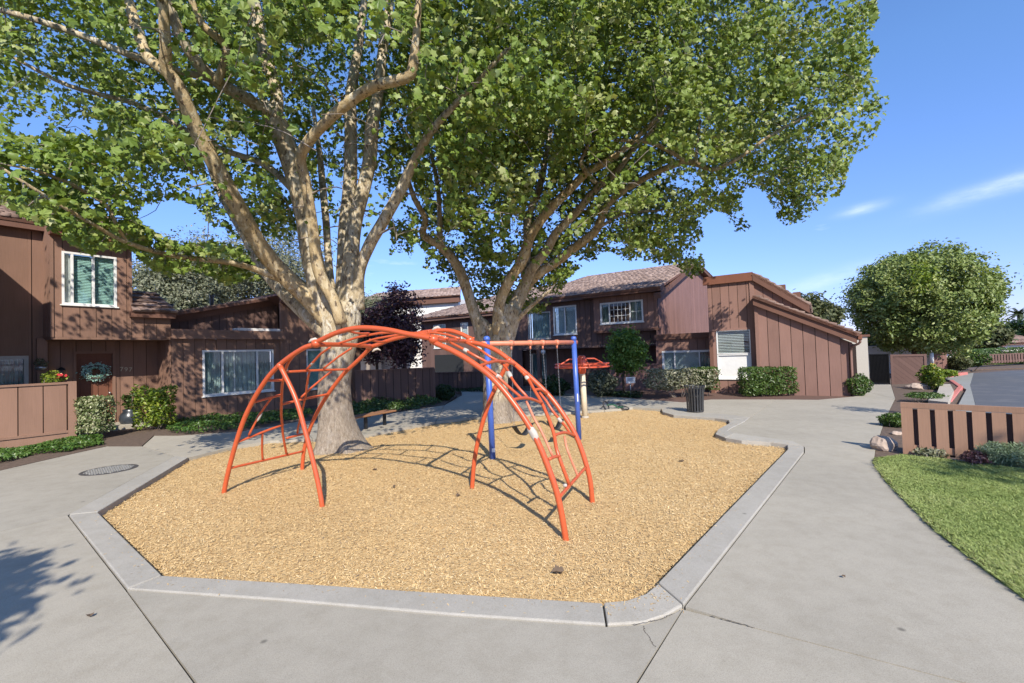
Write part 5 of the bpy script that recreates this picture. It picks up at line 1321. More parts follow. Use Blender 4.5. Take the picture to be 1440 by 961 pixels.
for px, py, Y, rx, rz, lab in ((1128, 437, 40, 1.9, 1.4, 'yellow green tree top above the lean-to roof'), (1158, 443, 46, 1.6, 1.1, 'small far tree top between lean-to and round tree'), (1390, 474, 40, 1.4, 1.2, 'bushy tree at the right flank of the round tree'),
                              (1432, 479, 85, 4.2, 3.4, 'dark far tree beside the palm'), (1418, 482, 110, 3.0, 3.6, 'far pointed conifer left of the palm'), (1450, 482, 75, 3.4, 3.6, 'dark far tree at the right edge'), (1238, 482, 30, 1.5, 1.0, 'pale green shrubby tree above the gate')):
    c_ = at(px, py, Y); tree('far_tree', lab, (c_[0], c_[1], 0), c_, (rx, rx, rz), 150, 36, .009 * Y, 'leaf_far' if 'dark' not in lab else 'leaf_dark', 'bark_dk', .14, spread=.17)
# a lone twig-thin crown left of the round tree top and a hanging bit at the right edge
c_ = at(1204, 418, 28.); tree('slender_tree', 'thin sparse tree at the left flank of the round tree', (c_[0], c_[1], 0), c_, (.9, .9, 1.3), 36, 12, .15, 'leaf_round', 'bark_gr', .05, spread=.2)
c_ = at(1452, 385, 9.); tree('edge_tree', 'leafy branch tips hanging in at the right edge above the road', (c_[0] + 1.6, c_[1], 0), c_ + [.55, 0, .1], (.5, .5, .5), 60, 16, .07, 'leaf_round', 'bark_dk', .07, spread=.16, tmpl='oval')
# palm
pc = at(1432, 441, 120.)
pm = thing('palm_tree', 'tall far palm at the right edge', 'tree', (pc[0], pc[1], 0))
MB().tube(curve([(pc[0] + .3, pc[1], 0), (pc[0] + .1, pc[1], pc[2] * .5), pc], 8), np.linspace(.45, .28, 8), 8).build('trunk', MAT['bark_gr'], pm, True)
for k in range(22):
    a = 2 * math.pi * k / 22 + .3 * rng.random(); el = rng.uniform(-.5, 1.0); L = rng.uniform(2.6, 3.4)
    dv = np.array([math.cos(a) * math.cos(el), math.sin(a) * math.cos(el), math.sin(el)])
    mid = curve([pc, pc + dv * L * .55, pc + dv * L * .95 + [0, 0, -.9]], 9)
    sd = unit(np.cross(dv, [0, 0, 1.])); q = MB()
    for i in range(1, 9):
        w = .85 * (1 - i / 10)
        for s in (-1, 1): q.add([mid[i - 1], mid[i], mid[i] + sd * s * w + [0, 0, -.35 * w], mid[i - 1] * .6 + mid[i] * .4 + sd * s * w + [0, 0, -.35 * w]], [(0, 1, 2, 3)])
    q.build('frond', MAT['leaf_far'], pm)

# ------------------------------------------------------------------ shrubs and hedges
def hedge_dims(x0, y0, x1, y1, base_y, z=.06):
    b = gp((x0 + x1) / 2, base_y, z); Y = b[1]
    a, c_ = at(x0, (y0 + y1) / 2, Y), at(x1, (y0 + y1) / 2, Y); t = at((x0 + x1) / 2, y0, Y); bt = at((x0 + x1) / 2, y1, Y)
    return np.array([(a[0] + c_[0]) / 2, Y, (t[2] + bt[2]) / 2]), (c_[0] - a[0]) / 2, (t[2] - bt[2]) / 2, Y
c, rx, rz, Y = hedge_dims(1043, 517, 1113, 554, 557)
bush('clipped_hedge', 'trimmed green box hedge in front of the lean-to wall', 'hedge', c, (rx, .45, rz), 6500, .085, 'leaf_hedge', 'box', base=.06, lump=.05, core=.3)
c, rx, rz, Y = hedge_dims(912, 521, 1006, 546, 560)
bush('silvery_hedge', 'silvery leggy hedge behind the black trash can', 'hedge', c + [0, .25, 0], (rx, .42, rz), 5200, .095, 'leaf_silver', 'box', base=.06, lump=.16, core=.35, stems=9)
c, rx, rz, Y = hedge_dims(976, 518, 1008, 548, 559)
bush('green_hedge', 'small green clipped shrub at the right end of the silvery hedge', 'hedge', c + [.1, .4, 0], (rx, .4, rz), 2400, .085, 'leaf_hedge', 'box', base=.06, lump=.08)
c, rx, rz, Y = hedge_dims(1190, 527, 1222, 557, 557)
bush('corner_shrub', 'round green shrub at the downspout corner of the lean-to', 'shrub', c, (rx, .4, rz), 2400, .085, 'leaf_hedge', base=.06, lump=.2)
c, rx, rz, Y = hedge_dims(1242, 582, 1270, 601, 600)
bush('low_shrub', 'low round shrub between the walk and the slatted fence end', 'shrub', c, (rx, .26, rz), 1500, .06, 'leaf_hedge', base=.06, lump=.15)
c, rx, rz, Y = hedge_dims(1270, 547, 1330, 565, 566)
bush('ground_plants', 'low sprawling green plants in the bed below the board screen', 'plant', c, (rx * .8, .5, .07), 1200, .07, 'leaf_hedge', base=.05, lump=.25)
c, rx, rz, Y = hedge_dims(1304, 515, 1334, 545, 548)
bush('yellowgreen_bush', 'yellow green bush right of the board screen', 'shrub', c + [-.15, .1, 0], (rx * .6, .5, rz), 1900, .10, 'leaf_lime', base=0.02, lump=.22)
c, rx, rz, Y = hedge_dims(1320, 512, 1360, 530, 534)
bush('yellowgreen_bush', 'low spreading bush beside the far red kerb', 'shrub', c + [0, .5, -rz * .5], (rx * .6, .6, rz * .5), 1500, .13, 'leaf_lime', base=0.02, lump=.22)
c, rx, rz, Y = hedge_dims(1334, 500, 1358, 520, 524)
bush('round_shrub', 'round olive shrub in front of the carport', 'shrub', c, (rx, .8, rz), 2000, .15, 'leaf_far', base=0.02, lump=.15)
c, rx, rz, Y = hedge_dims(1352, 492, 1378, 516, 520)
bush('round_shrub', 'green shrub at the left end of the road fence', 'shrub', c, (rx, .9, rz), 2200, .15, 'leaf_hedge', base=0.02, lump=.2)
A, B = at(1372, 498, 33.), at(1475, 496, 34.5)
bush('road_hedge', 'long trimmed hedge showing above the road fence', 'hedge', ((A[0] + B[0]) / 2, 34.4, A[2] - .45), ((B[0] - A[0]) / 2, .7, .75), 7000, .15, 'leaf_hedge', 'box', base=0, lump=.06, stems=6)
bj = gp(1400, 651, .09); Yj = bj[1]
c = at(1402, 637, Yj); bush('juniper_shrub', 'feathery grey green shrub at the foot of the slatted fence', 'shrub', c + [0, -.12, 0], (.26, .2, .17), 5200, .085, 'juniper', base=.08, tmpl='needle', lump=.25, core=.6)
bj = gp(1302, 641, .09); c = at(1303, 635, bj[1]); bush('pale_plant', 'small pale leaved plant under the slatted fence', 'plant', c + [0, -.08, 0], (.2, .12, .07), 420, .06, 'leaf_silver', base=.08, lump=.3, stems=2)
bj = gp(1368, 652, .09); c = at(1366, 643, bj[1]); bush('reddish_plant', 'small dark red plant left of the feathery shrub', 'plant', c + [0, -.06, 0], (.17, .12, .08), 420, .05, 'leaf_purple', base=.08, lump=.3, stems=2)
# left house
bj = gp(128, 618, .07); c = at(132, 583, bj[1])
bush('variegated_shrub', 'cream variegated shrub clipped square beside the fence end', 'shrub', c + [-.05, .1, 0], (.33, .27, .46), 3400, .075, 'leaf_varieg', 'box', base=.06, lump=.10, stems=6)
bj = gp(216, 604, .07); c = at(219, 572, bj[1])
bush('lime_shrub', 'lime green shrub between the entry and the wide window', 'shrub', c, (.38, .30, .52), 2400, .10, 'leaf_lime', 'box', base=.06, lump=.2, stems=4)
def cover(name, label, px, n, size, mat, z0, h, cat='ground cover', tmpl='oval'):
    poly = P2(px, z0); xs_ = np.array([p[0] for p in poly]); ys_ = np.array([p[1] for p in poly])
    X, Yq = rng.uniform(xs_.min(), xs_.max(), n * 12), rng.uniform(ys_.min(), ys_.max(), n * 12)
    k = in_poly(X, Yq, poly); X, Yq = X[k][:n], Yq[k][:n]; m = len(X)
    hh = h * (.55 + .45 * np.sin(X * 2.3 + 1.7 * np.sin(Yq * 1.9)) * np.sin(Yq * 2.9 + X))
    P = np.stack([X, Yq, z0 + hh * rng.random(m) ** .5], 1)
    nn = unit(rng.normal(0, .5, (m, 3)) + [0, -.15, .9])
    tv, tf = (OVAL_V, OVAL_F) if tmpl == 'oval' else (DIA_V, DIA_F)
    o = scatter(name, tv, tf, P, nn, size * rng.uniform(.6, 1.3, m), MAT[mat], None, 'stuff', None, np.clip(rng.normal(.5, .26, m), 0, 1))
    return tag(o, label, cat)
cover('ivy_cover', 'bright ivy strip along the foot of the left fence', [(-60, 640), (0, 631), (50, 626), (103, 621), (143, 617), (146, 626), (125, 630), (96, 636), (50, 640), (0, 653), (-60, 660)], 5200, .075, 'ivy', .07, .17)
cover('ivy_cover', 'ivy bed below the wide window of the low wing', [(232, 600), (250, 592), (330, 585), (430, 577), (445, 585), (400, 593), (340, 604), (260, 612), (235, 610)], 6000, .085, 'ivy', .07, .24)
cover('ivy_cover', 'dark ivy bed in front of the middle board fence', [(492, 572), (520, 566), (612, 563), (622, 567), (590, 575), (520, 584), (494, 586)], 5200, .10, 'leaf_hedge', .07, .36)
c, rx, rz, Y = hedge_dims(612, 541, 640, 563, 563)
bush('dark_shrub', 'dark green rounded shrub at the right end of the middle fence', 'shrub', c, (rx, .45, rz), 2600, .085, 'leaf_dark', base=.06, lump=.12)
cover('low_cover', 'low green strip along the far shaded fence', [(640, 548), (690, 548), (690, 552), (640, 551)], 1200, .11, 'leaf_dark', .07, .25)
c, rx, rz, Y = hedge_dims(826, 524, 866, 556, 558)
bush('sage_shrub', 'grey leaved shrub right of the overhead spinner post', 'shrub', c, (rx, .6, rz), 2400, .12, 'leaf_sage', base=.05, lump=.22, stems=4)
c, rx, rz, Y = hedge_dims(765, 530, 800, 556, 556)
bush('sage_shrub', 'shaded shrub seen between the swing chains', 'shrub', c, (rx, .6, rz), 1900, .12, 'leaf_dark', base=.05, lump=.22, stems=4)
cover('low_cover', 'low green plants in the shade below the small tree', [(838, 558), (900, 560), (905, 556), (845, 553)], 1100, .11, 'leaf_dark', .07, .18)
# trees standing behind the photographer, whose shade reaches the path at left and the lawn
tree('shade_tree', 'leafy tree behind the viewpoint shading the path at left', (-4.8, -3.6, 0), (-4.1, -2.35, 4.1), (1.4, 1.15, 1.1), 360, 100, .16, 'leaf1', 'bark_gr', .16, tmpl='oval', spread=.15)
tree('shade_tree', 'slim tree behind the viewpoint shading the lawn', (10.2, -6.0, 0), (9.9, -3.6, 8.2), (2.0, .5, .5), 34, 20, .16, 'leaf2', 'bark_gr', .12, tmpl='oval', spread=.16)
# ------------------------------------------------------------------ orange climbing arch
A_, C_, E_, F_ = gp(315, 693), gp(425, 660), gp(795, 758), gp(833, 705)
ax_, fx_ = unit(E_ - A_), unit(F_ - C_)
def on_near(a, z): return A_ + ax_ * a + np.array([0, 0, z])
def on_far(a, z): return C_ + fx_ * a + np.array([0, 0, z])
NL = [(0, -.25), (0, 0), (.21, .59), (.51, 1.19), (.9, 1.67), (1.24, 1.94), (1.62, 2.13), (1.85, 2.20)]
FL = [(0, -.25), (0, 0), (.07, .39), (.24, .79), (.57, 1.25), (1.01, 1.69), (1.35, 1.93), (1.60, 2.11)]
NR = [(5.47, -.25), (5.45, 0), (5.38, .43), (5.27, .77), (5.12, 1.11), (4.88, 1.46), (4.62, 1.74), (4.35, 1.93), (4.11, 2.06), (3.92, 2.14)]
FR = [(5.44, -.25), (5.43, 0), (5.40, .33), (5.28, .75), (5.14, 1.03), (4.90, 1.36), (4.59, 1.66), (4.26, 1.92), (4.03, 2.07), (3.78, 2.16)]
cl = thing('climbing_arch', 'orange metal climbing arch with curved ladder sides', 'climbing frame', (A_ + C_ + E_ + F_) / 4)
def hoop(nr, fr, ca, cf):
    n_, f_ = [on_near(*p) for p in nr], [on_far(*p) for p in fr]
    pts = n_ + [on_near(*ca) * .93 + on_far(*cf) * .07, on_near(*ca) * .5 + on_far(*cf) * .5 + [0, 0, .01], on_near(*ca) * .07 + on_far(*cf) * .93] + f_[::-1]
    return curve(pts, 110)
MB().tube(hoop(NL, FL, (1.98, 2.21), (1.72, 2.19)), .034, 12).build('hoop', MAT['orange'], cl, True)
MB().tube(hoop(NR, FR, (3.80, 2.19), (3.58, 2.20)), .034, 12).build('hoop', MAT['orange'], cl, True)
TN = [(1.93, 2.23), (2.05, 2.27), (2.35, 2.36), (2.71, 2.40), (3.12, 2.36), (3.5, 2.28), (3.86, 2.21)]
TF = [(1.64, 2.18), (1.85, 2.22), (2.13, 2.29), (2.7, 2.37), (3.18, 2.39), (3.45, 2.33), (3.64, 2.24)]
MB().tube(curve([on_near(*p) for p in TN], 40), .034, 12).build('top_rail', MAT['orange'], cl, True)
MB().tube(curve([on_far(*p) for p in TF], 40), .034, 12).build('top_rail', MAT['orange'], cl, True)
MB().tube(curve([on_near(2.0, -.25), on_near(2.0, 0), on_near(1.91, .4), on_near(1.73, .97), on_near(1.54, 1.47), on_near(1.25, 1.93)], 30), .033, 12).build('leg_brace', MAT['orange'], cl, True)
MB().tube(curve([on_far(3.58, -.25), on_far(3.59, 0), on_far(3.66, .5), on_far(3.82, 1.03), on_far(4.01, 1.46), on_far(4.27, 1.90)], 30), .033, 12).build('leg_brace', MAT['orange'], cl, True)
q = MB()
for p in (on_near(1.95, 2.22), on_near(3.86, 2.20), on_far(1.66, 2.18), on_far(3.63, 2.22)):
    q.ball(p, .066, 12, 8, (1, 1, .9))
    for k in range(3): a = k * 2.1; q.ball(p + [.055 * math.cos(a), .055 * math.sin(a), .03], .016, 6, 4)
for p in (on_near(1.25, 1.93), on_far(4.27, 1.90)): q.ball(p, .05, 12, 8)
q.build('clamp', MAT['orange'], cl, True)
def rail_fn(fn, prof):
    P = np.array([fn(*p) for p in prof if p[1] >= 0]); s = np.r_[0, np.cumsum(np.linalg.norm(np.diff(P, axis=0), axis=1))]; s /= s[-1]
    return lambda t: np.array([np.interp(t, s, P[:, i]) for i in range(3)])
LAD = {'L': (rail_fn(on_near, NL[:-1] + [(1.95, 2.21)]), rail_fn(on_far, FL[:-1] + [(1.67, 2.16)])), 'R': (rail_fn(on_near, NR[:-1] + [(3.85, 2.18)]), rail_fn(on_far, FR[:-1] + [(3.62, 2.21)])),
       'T': (rail_fn(on_near, TN), rail_fn(on_far, TF))}
def bar(side, us, r, name, bow=0.0, mat='orange'):
    n_, f_ = LAD[side]
    uv = curve([(*p, 0) for p in us], 4 * len(us) + 4)[:, :2]
    P = np.array([n_(s) * (1 - u) + f_(s) * u for u, s in uv])
    if bow: P[:, 2] += bow * np.sin(np.linspace(0, math.pi, len(P)))
    MB().tube(P, r, 8).build(name, MAT[mat], cl, True)
for us in ([(0, .13), (1, .12)], [(0, .27), (.54, .34)], [(.66, .24), (.97, .25)], [(0, .50), (.31, .55)], [(0, .64), (.21, .65)], [(.37, .48), (1, .56)], [(.14, .71), (1, .79)]): bar('L', us, .0195, 'rung')
bar('L', [(.74, .12), (.43, .43), (.20, .65), (.04, .81), (0, .88)], .021, 'centre_rail')
for us in ([(.29, .30), (.40, .13)], [(.12, .30), (.20, .54)], [(.81, .26), (.68, .51), (.45, .73)], [(.60, .53), (.77, .75)], [(.60, .77), (.64, .99)], [(.39, .74), (.28, .98)]): bar('L', us, .0175, 'link_bar')
for us, b in (([(0, .15), (1, .15)], 0), ([(.09, .29), (.35, .27)], .01), ([(.44, .35), (1, .29)], .04), ([(0, .56), (.64, .49)], .05), ([(.75, .56), (1, .51)], .04), ([(0, .76), (1, .72)], .06), ([(.90, .66), (1, .64)], .01)): bar('R', us, .0195, 'rung', b)
bar('R', [(.35, .15), (.33, .28), (.46, .36), (.65, .49), (.75, .56), (.89, .63), (1, .75)], .022, 'centre_rail')
for us in ([(.15, .76), (.17, .65), (.26, .55)], [(.33, .98), (.27, .85), (.34, .76)], [(.75, .98), (.59, .83), (.65, .74), (.42, .63), (.41, .53)], [(.83, .54), (.79, .43), (.89, .31)]): bar('R', us, .0175, 'link_bar')
for us in ([(.31, .53), (.21, .44), (.19, .29)], [(.69, .32), (.60, .26), (.65, .15)]): bar('R', us, .015, 'link_bar', 0, 'orange_faded')
for us in ([(.33, 0), (.36, .35), (.33, .7), (.35, 1)], [(.66, 0), (.66, .3), (.69, .65), (.66, 1)]): bar('T', us, .018, 'link_bar', -.03)
for us in ([(0, .3), (.36, .32)], [(.36, .52), (.67, .5)], [(.68, .72), (1, .7)], [(.33, .86), (0, .84)], [(.66, .18), (1, .2)]): bar('T', us, .017, 'rung', -.02)
def wrap(side, u, s, r=.027, L=.055):
    n_, f_ = LAD[side]; us = [np.array(p) for p in ((u[0], s[0]), (u[1], s[1]))]
    P = np.array([n_(p[1]) * (1 - p[0]) + f_(p[1]) * p[0] for p in (us[0] + (us[1] - us[0]) * t for t in np.linspace(0, 1, 5))])
    MB().tube(P, np.array([r * .7, r, r * 1.05, r, r * .7]), 8, True, bumpy(int(s[0] * 900), .10)).build('tape_wrap', MAT['tape'], cl, True)
wrap('R', (.155, .19), (.69, .665)); wrap('R', (.0, .0), (.44, .375), .041); wrap('R', (.29, .275), (.90, .87), .026); wrap('R', (.67, .64), (.90, .87), .026); wrap('R', (.53, .47), (.69, .66), .028)
wrap('R', (.895, .87), (.64, .62), .028); wrap('R', (.80, .82), (.40, .375), .026); wrap('L', (.155, .175), (.38, .43), .028); wrap('L', (.13, .13), (.735, .72), .022); wrap('L', (.37, .36), (.79, .815), .022)
wrap('R', (.25, .235), (.17, .16), .024)
for p in (on_near(1.90, 2.27), on_far(1.80, 2.13), on_far(3.02, 2.43)):
    MB().tube(np.array([p + [-.06, 0, -.03], p + [-.02, 0, .0], p + [.03, .01, .015], p + [.08, .01, -.01]]), np.array([.012, .024, .024, .008]), 7, True, bumpy(5, .25)).build('tape_wrap', MAT['tape'], cl, True)

# ------------------------------------------------------------------ swing set
s1, s2 = gp(693, 646), gp(814.5, 618)
sd_ = unit(s2 - s1); bz_ = 2.20
sw_ = thing('swing_set', 'swing frame with two blue posts and an orange top bar', 'swing set', (s1 + s2) / 2)
for s in (s1, s2):
    lean_ = np.array([-.075, 0, 0])
    MB().tube([s + [0, 0, -.1], s + [0, 0, 2.27] + lean_ * 0.6], .058, 16).build('post', MAT['blue'], sw_, True)
    MB().lathe(s + lean_ * .6 + [0, 0, 2.255], [(.066, 0), (.066, .05), (.045, .085), (.01, .095)], 14).build('post_cap', MAT['blue'], sw_, True)
MB().box(s1 + [.02, -.060, .18], (.03, 0, 0), (0, .004, 0), (0, 0, .035)).build('label_plate', MAT['sign'], sw_)
MB().box(s2 + [-.01, -.060, .95], (.012, 0, 0), (0, .004, 0), (0, 0, .09)).build('label_plate', MAT['sign'], sw_)
b0_, b1_ = s1 + [-.05, 0, bz_] - sd_ * .12, s2 + [-.05, 0, bz_ + .01] + sd_ * .10
MB().tube([b0_, b1_], .048, 14).build('top_bar', MAT['orange_faded'], sw_, True)
def on_bar(px):
    best = min(np.linspace(0, 1, 801), key=lambda t: abs(project((b0_ + (b1_ - b0_) * t)[None])[0][0] - px))
    return b0_ + (b1_ - b0_) * best
CH = [718.7, 745.6, 763, 783]
tops = [on_bar(p) for p in CH]
for p in tops:
    q = MB(); q.tube([p - sd_ * .035, p + sd_ * .035], .062, 12); q.tube([p + [0, 0, -.05], p + [0, 0, -.13]], .02, 8)
    q.build('hanger', MAT['orange_faded'], sw_, True)
def chain(q, a, b):
    n = int(np.linalg.norm(b - a) / .032); d = (b - a) / n
    dn = unit(d); s_ = unit(np.cross(dn, [0, 1., .1])); t_ = np.cross(dn, s_)
    for i in range(n):
        c = a + d * (i + .5); w = s_ if i % 2 else t_
        q.tube([c - d * .62 - w * .0045, c - w * .009, c + d * .62 - w * .0045, c + d * .62 + w * .0045, c + w * .009, c - d * .62 + w * .0045, c - d * .62 - w * .0045], .0028, 4, False)
for (i, j), (sx, sy), lab in (((0, 1), (735, 604), 'left swing with black belt seat on chains'), ((2, 3), (781, 597), 'right swing with black belt seat on chains')):
    ta, tb = tops[i] + [0, 0, -.13], tops[j] + [0, 0, -.13]
    mid = (ta + tb) / 2
    Ys = mid[1]; seat = at(sx, sy, Ys)
    wdir = unit((tb - ta) * [1, 1, 0]); half = np.linalg.norm(tb - ta) * .44
    sg = thing('swing', lab, 'swing', mid, 'swings on the blue swing set')
    ca, cb2 = seat - wdir * half + [0, 0, .10], seat + wdir * half + [0, 0, .10]
    prof = [(t, .10 - .20 * math.sin(math.pi * (t * .5 + .5)) * 1.0) for t in np.linspace(-1, 1, 15)]
    nrm = np.array([-wdir[1], wdir[0], 0]) * .075
    q = MB(); vs = []
    for t, z in prof:
        c = seat + wdir * half * t + [0, 0, z]
        vs += [c - nrm, c + nrm, c + nrm + [0, 0, -.018], c - nrm + [0, 0, -.018]]
    fs = [(4 * k + m, 4 * k + (m + 1) % 4, 4 * k + 4 + (m + 1) % 4, 4 * k + 4 + m) for k in range(14) for m in range(4)] + [(0, 1, 2, 3), (56, 59, 58, 57)]
    q.add(vs, fs).build('seat', MAT['rubber'], sg, True)
    for e, tp in ((ca, ta), (cb2, tb)):
        q = MB(); chain(q, tp, e); q.build('chain', MAT['steel'], sg)
# ------------------------------------------------------------------ overhead spinner
yb = gp(823, 588); sp_ = thing('overhead_spinner', 'cream post topped by a red overhead spinner ring', 'playground spinner', yb)
hub = at(818.5, 518, yb[1])
lean_ = hub - yb; lean_[2] = 0
MB().tube([yb - [0, 0, .1], yb + lean_ + [0, 0, 1.40]], .085, 14).build('post', MAT['cream'], sp_, True)
MB().lathe(yb + [0, 0, -.02], [(.11, 0), (.11, .06), (.088, .08)], 14).build('post_sleeve', MAT['palecon'], sp_, True)
q = MB(); zt_, zb_ = at(818, 500, yb[1])[2], at(818, 526, yb[1])[2]
q.lathe([hub[0], hub[1], 0], [(.085, zb_), (.115, zb_ + .05), (.115, zt_ - .05), (.09, zt_ - .01), (.02, zt_)], 16); q.build('hub', MAT['red'], sp_, True)
hz = at(820, 516, yb[1])[2]; RR = .80
ring = [np.array([hub[0] + RR * math.cos(a), hub[1] + RR * math.sin(a), hz]) for a in np.linspace(0, 2 * math.pi, 49)]
MB().tube(ring, .024, 8, False).build('ring', MAT['red'], sp_, True)
MB().tube([p + [0, 0, .09] for p in ring], .018, 8, False).build('ring', MAT['red'], sp_, True)
for k in range(4):
    a = 2 * math.pi * k / 4 + .12; o = np.array([math.cos(a), math.sin(a), 0])
    c = np.array([hub[0], hub[1], 0])
    MB().tube(curve([c + o * .09 + [0, 0, zt_ - .10], c + o * .36 + [0, 0, zt_ - .105], c + o * .44 + [0, 0, zt_ - .13], c + o * RR + [0, 0, hz]], 14), .022, 8).build('spoke', MAT['red'], sp_, True)
    MB().tube([c + o * RR + [0, 0, hz], c + o * RR + [0, 0, hz + .09]], .014, 6).build('strut', MAT['red'], sp_, True)
# ------------------------------------------------------------------ bench
e1 = gp(541, 599, .05); e0 = gp(509, 606, .05); bd = unit(e1 - e0)
bn = np.array([-bd[1], bd[0], 0])
be = thing('bench', 'backless brown plank bench beside the left sycamore trunk', 'bench', (e0 + e1) / 2)
L_b = 1.9; end = e1 + bd * .28
for k in (-1, 0, 1):
    MB().box(end - bd * L_b / 2 + bn * .135 * k + [0, 0, .40], bd * L_b / 2, bn * .062, (0, 0, .022)).build('plank', MAT['benchwood'], be, bevel=.006)
for d in (.28, 1.0, L_b - .25):
    q = MB(); q.box(end - bd * d + [0, 0, .15], bd * .035, bn * .035, (0, 0, .21)); q.box(end - bd * d + [0, 0, .365], bd * .03, bn * .18, (0, 0, .012)); q.build('leg', MAT['black'], be)
# ------------------------------------------------------------------ trash can
cb0 = gp(978, 580, PZ); ck = thing('trash_can', 'black slatted metal trash can on the concrete corner', 'trash can', cb0)
NS = 19; H_ = .80
for k in range(NS):
    a = 2 * math.pi * k / NS; o = np.array([math.cos(a), math.sin(a), 0]); tn = np.array([-o[1], o[0], 0])
    q = MB(); pr = [(.225, .03), (.232, .3), (.245, .55), (.262, .68), (.295, .79)]
    vs = []
    for r, z in pr:
        c = cb0 + o * r + [0, 0, z]
        vs += [c - tn * .024, c + tn * .024, c + tn * .020 + o * .010, c - tn * .020 + o * .010]
    q.add(vs, [(4 * i + m, 4 * i + (m + 1) % 4, 4 * i + 4 + (m + 1) % 4, 4 * i + 4 + m) for i in range(4) for m in range(4)]).build('slat', MAT['cansteel'], ck)
for r, z in ((.228, .04), (.240, .50), (.295, .79)):
    MB().tube([cb0 + [r * math.cos(a), r * math.sin(a), z] for a in np.linspace(0, 2 * math.pi, 33)], .011, 6, False).build('hoop', MAT['black'], ck, True)
MB().lathe(cb0 + [0, 0, .0], [(.165, .03), (.18, .5), (.20, .70)], 20).build('liner', MAT['rubber'], ck, True)
# ------------------------------------------------------------------ fallen bicycle
wb_ = gp(853, 578, .02); bk = thing('toy_bicycle', 'small black and green bicycle lying on the far edge of the chips', 'bicycle', wb_)
def wheel(c, ax, r, nm='wheel'):
    ax = unit(np.array(ax, float)); u_ = unit(np.cross(ax, [0, 0, 1.])); v_ = np.cross(ax, u_)
    w = MB().tube([c + (u_ * math.cos(a) + v_ * math.sin(a)) * r for a in np.linspace(0, 2 * math.pi, 33)], .026, 8, False).build(nm, MAT['rubber'], bk, True)
    q = MB()
    for k in range(10): a = math.pi * 2 * k / 10; q.tube([c, c + (u_ * math.cos(a) + v_ * math.sin(a)) * r], .003, 3, False)
    q.tube([c - ax * .03, c + ax * .03], .018, 8); q.build('spokes', MAT['steel'], w)
w1 = wb_ + [0, .05, .155]; w2 = wb_ + [.62, .22, .06]
wheel(w1, (.75, -.55, .35), .16); wheel(w2, (.2, -.2, .95), .16)
q = MB(); 
for a, b in (((.0, .05, .17), (.22, .1, .20)), ((.22, .1, .20), (.45, .16, .10)), ((.45, .16, .10), (.62, .22, .08)), ((.22, .1, .20), (.40, .05, .07)), ((.40, .05, .07), (.62, .22, .08)), ((.45, .16, .10), (.40, .05, .07))): q.tube([wb_ + a, wb_ + b], .016, 6)
q.build('frame', plain('green_frame', (.01, .085, .04), .4), bk, True)
q = MB(); q.tube([wb_ + [-.16, -.02, .10], wb_ + [-.05, .04, .24], wb_ + [.12, .12, .30]], .012, 6); q.build('handlebar', MAT['black'], bk, True)
q = MB(); q.ball(wb_ + [.44, .16, .20], .07, 10, 6, (1.3, .8, .4)); q.build('saddle', MAT['rubber'], bk, True)
# ------------------------------------------------------------------ little post sign, manhole, debris, boulders, bollard
sb_ = gp(887, 558.5, .06); sn = thing('post_sign', 'small white sign on a post before the small tree', 'sign', sb_)
zc_ = at(886.5, 534.8, sb_[1])
MB().tube([sb_, [zc_[0], sb_[1], zc_[2]]], .022, 6).build('post', MAT['steel'], sn, True)
MB().box([zc_[0], sb_[1] - .03, zc_[2]], (.19, 0, 0), (0, .008, 0), (0, 0, .125)).build('panel', MAT['sign'], sn)
q = MB()
for k, (a, b) in enumerate(((-.14, .12), (-.13, .08), (-.14, .13), (-.05, .11))):
    q.box([zc_[0] + (a + b) / 2, sb_[1] - .041, zc_[2] + .07 - .04 * k], ((b - a) / 2, 0, 0), (0, .002, 0), (0, 0, .009))
q.build('print_lines', MAT['signink'], sn)
mb_ = gp(154, 661, PZ)
mh = thing('manhole_cover', 'round iron manhole cover in the left path', 'manhole cover', mb_)
MB().lathe(mb_ + [0, 0, -.02], [(.42, 0), (.42, .026), (.38, .027), (.375, .024)], 40).build('rim', MAT['iron'], mh)
q = MB(); q.lathe(mb_ + [0, 0, -.02], [(.37, 0), (.37, .026)], 40)
q.build('lid', MAT['iron'], mh)
q = MB()
for i in range(-7, 8):
    for j in range(-7, 8):
        x_, y_ = i * .048, j * .048
        if x_ * x_ + y_ * y_ < .345 ** 2: q.box(mb_ + [x_, y_, .009], (.016, 0, 0), (0, .016, 0), (0, 0, .004))
q.build('studs', MAT['ironlight'], mh)
def debris(px, py, z, size, lab, nm='dead_leaf'):
    p = gp(px, py, z); a = rng.uniform(0, 6)
    R3 = np.array([[math.cos(a), -math.sin(a), 0], [math.sin(a), math.cos(a), 0], [0, 0, 1]])
    vs = [p + R3 @ (np.array([x, y, abs(x) * .55 + .02 + .05 * y + .02 * rng.random()]) * size) + [0, 0, .012] for x, y, _ in SYC_V]
    tag(MB().add(vs, SYC_F).build(nm, MAT['deadleaf']), lab, 'leaf')
debris(785, 807, .01, .12, 'curled dead leaf on the wood chips near the front curb')
debris(527, 662, .01, .08, 'dead leaf on the chips below the middle of the climber')
debris(553, 686, .01, .08, 'dead leaf on the chips right of the front left leg')
debris(958, 650, .01, .09, 'dead leaf on the chips toward the right corner')
debris(645, 698, .01, .08, 'dead leaf on the chips left of the rear right brace')
debris(127, 868, PZ, .05, 'small dark leaf on the concrete at lower left')
debris(1186, 813, PZ, .035, 'tiny dark leaf on the right path')
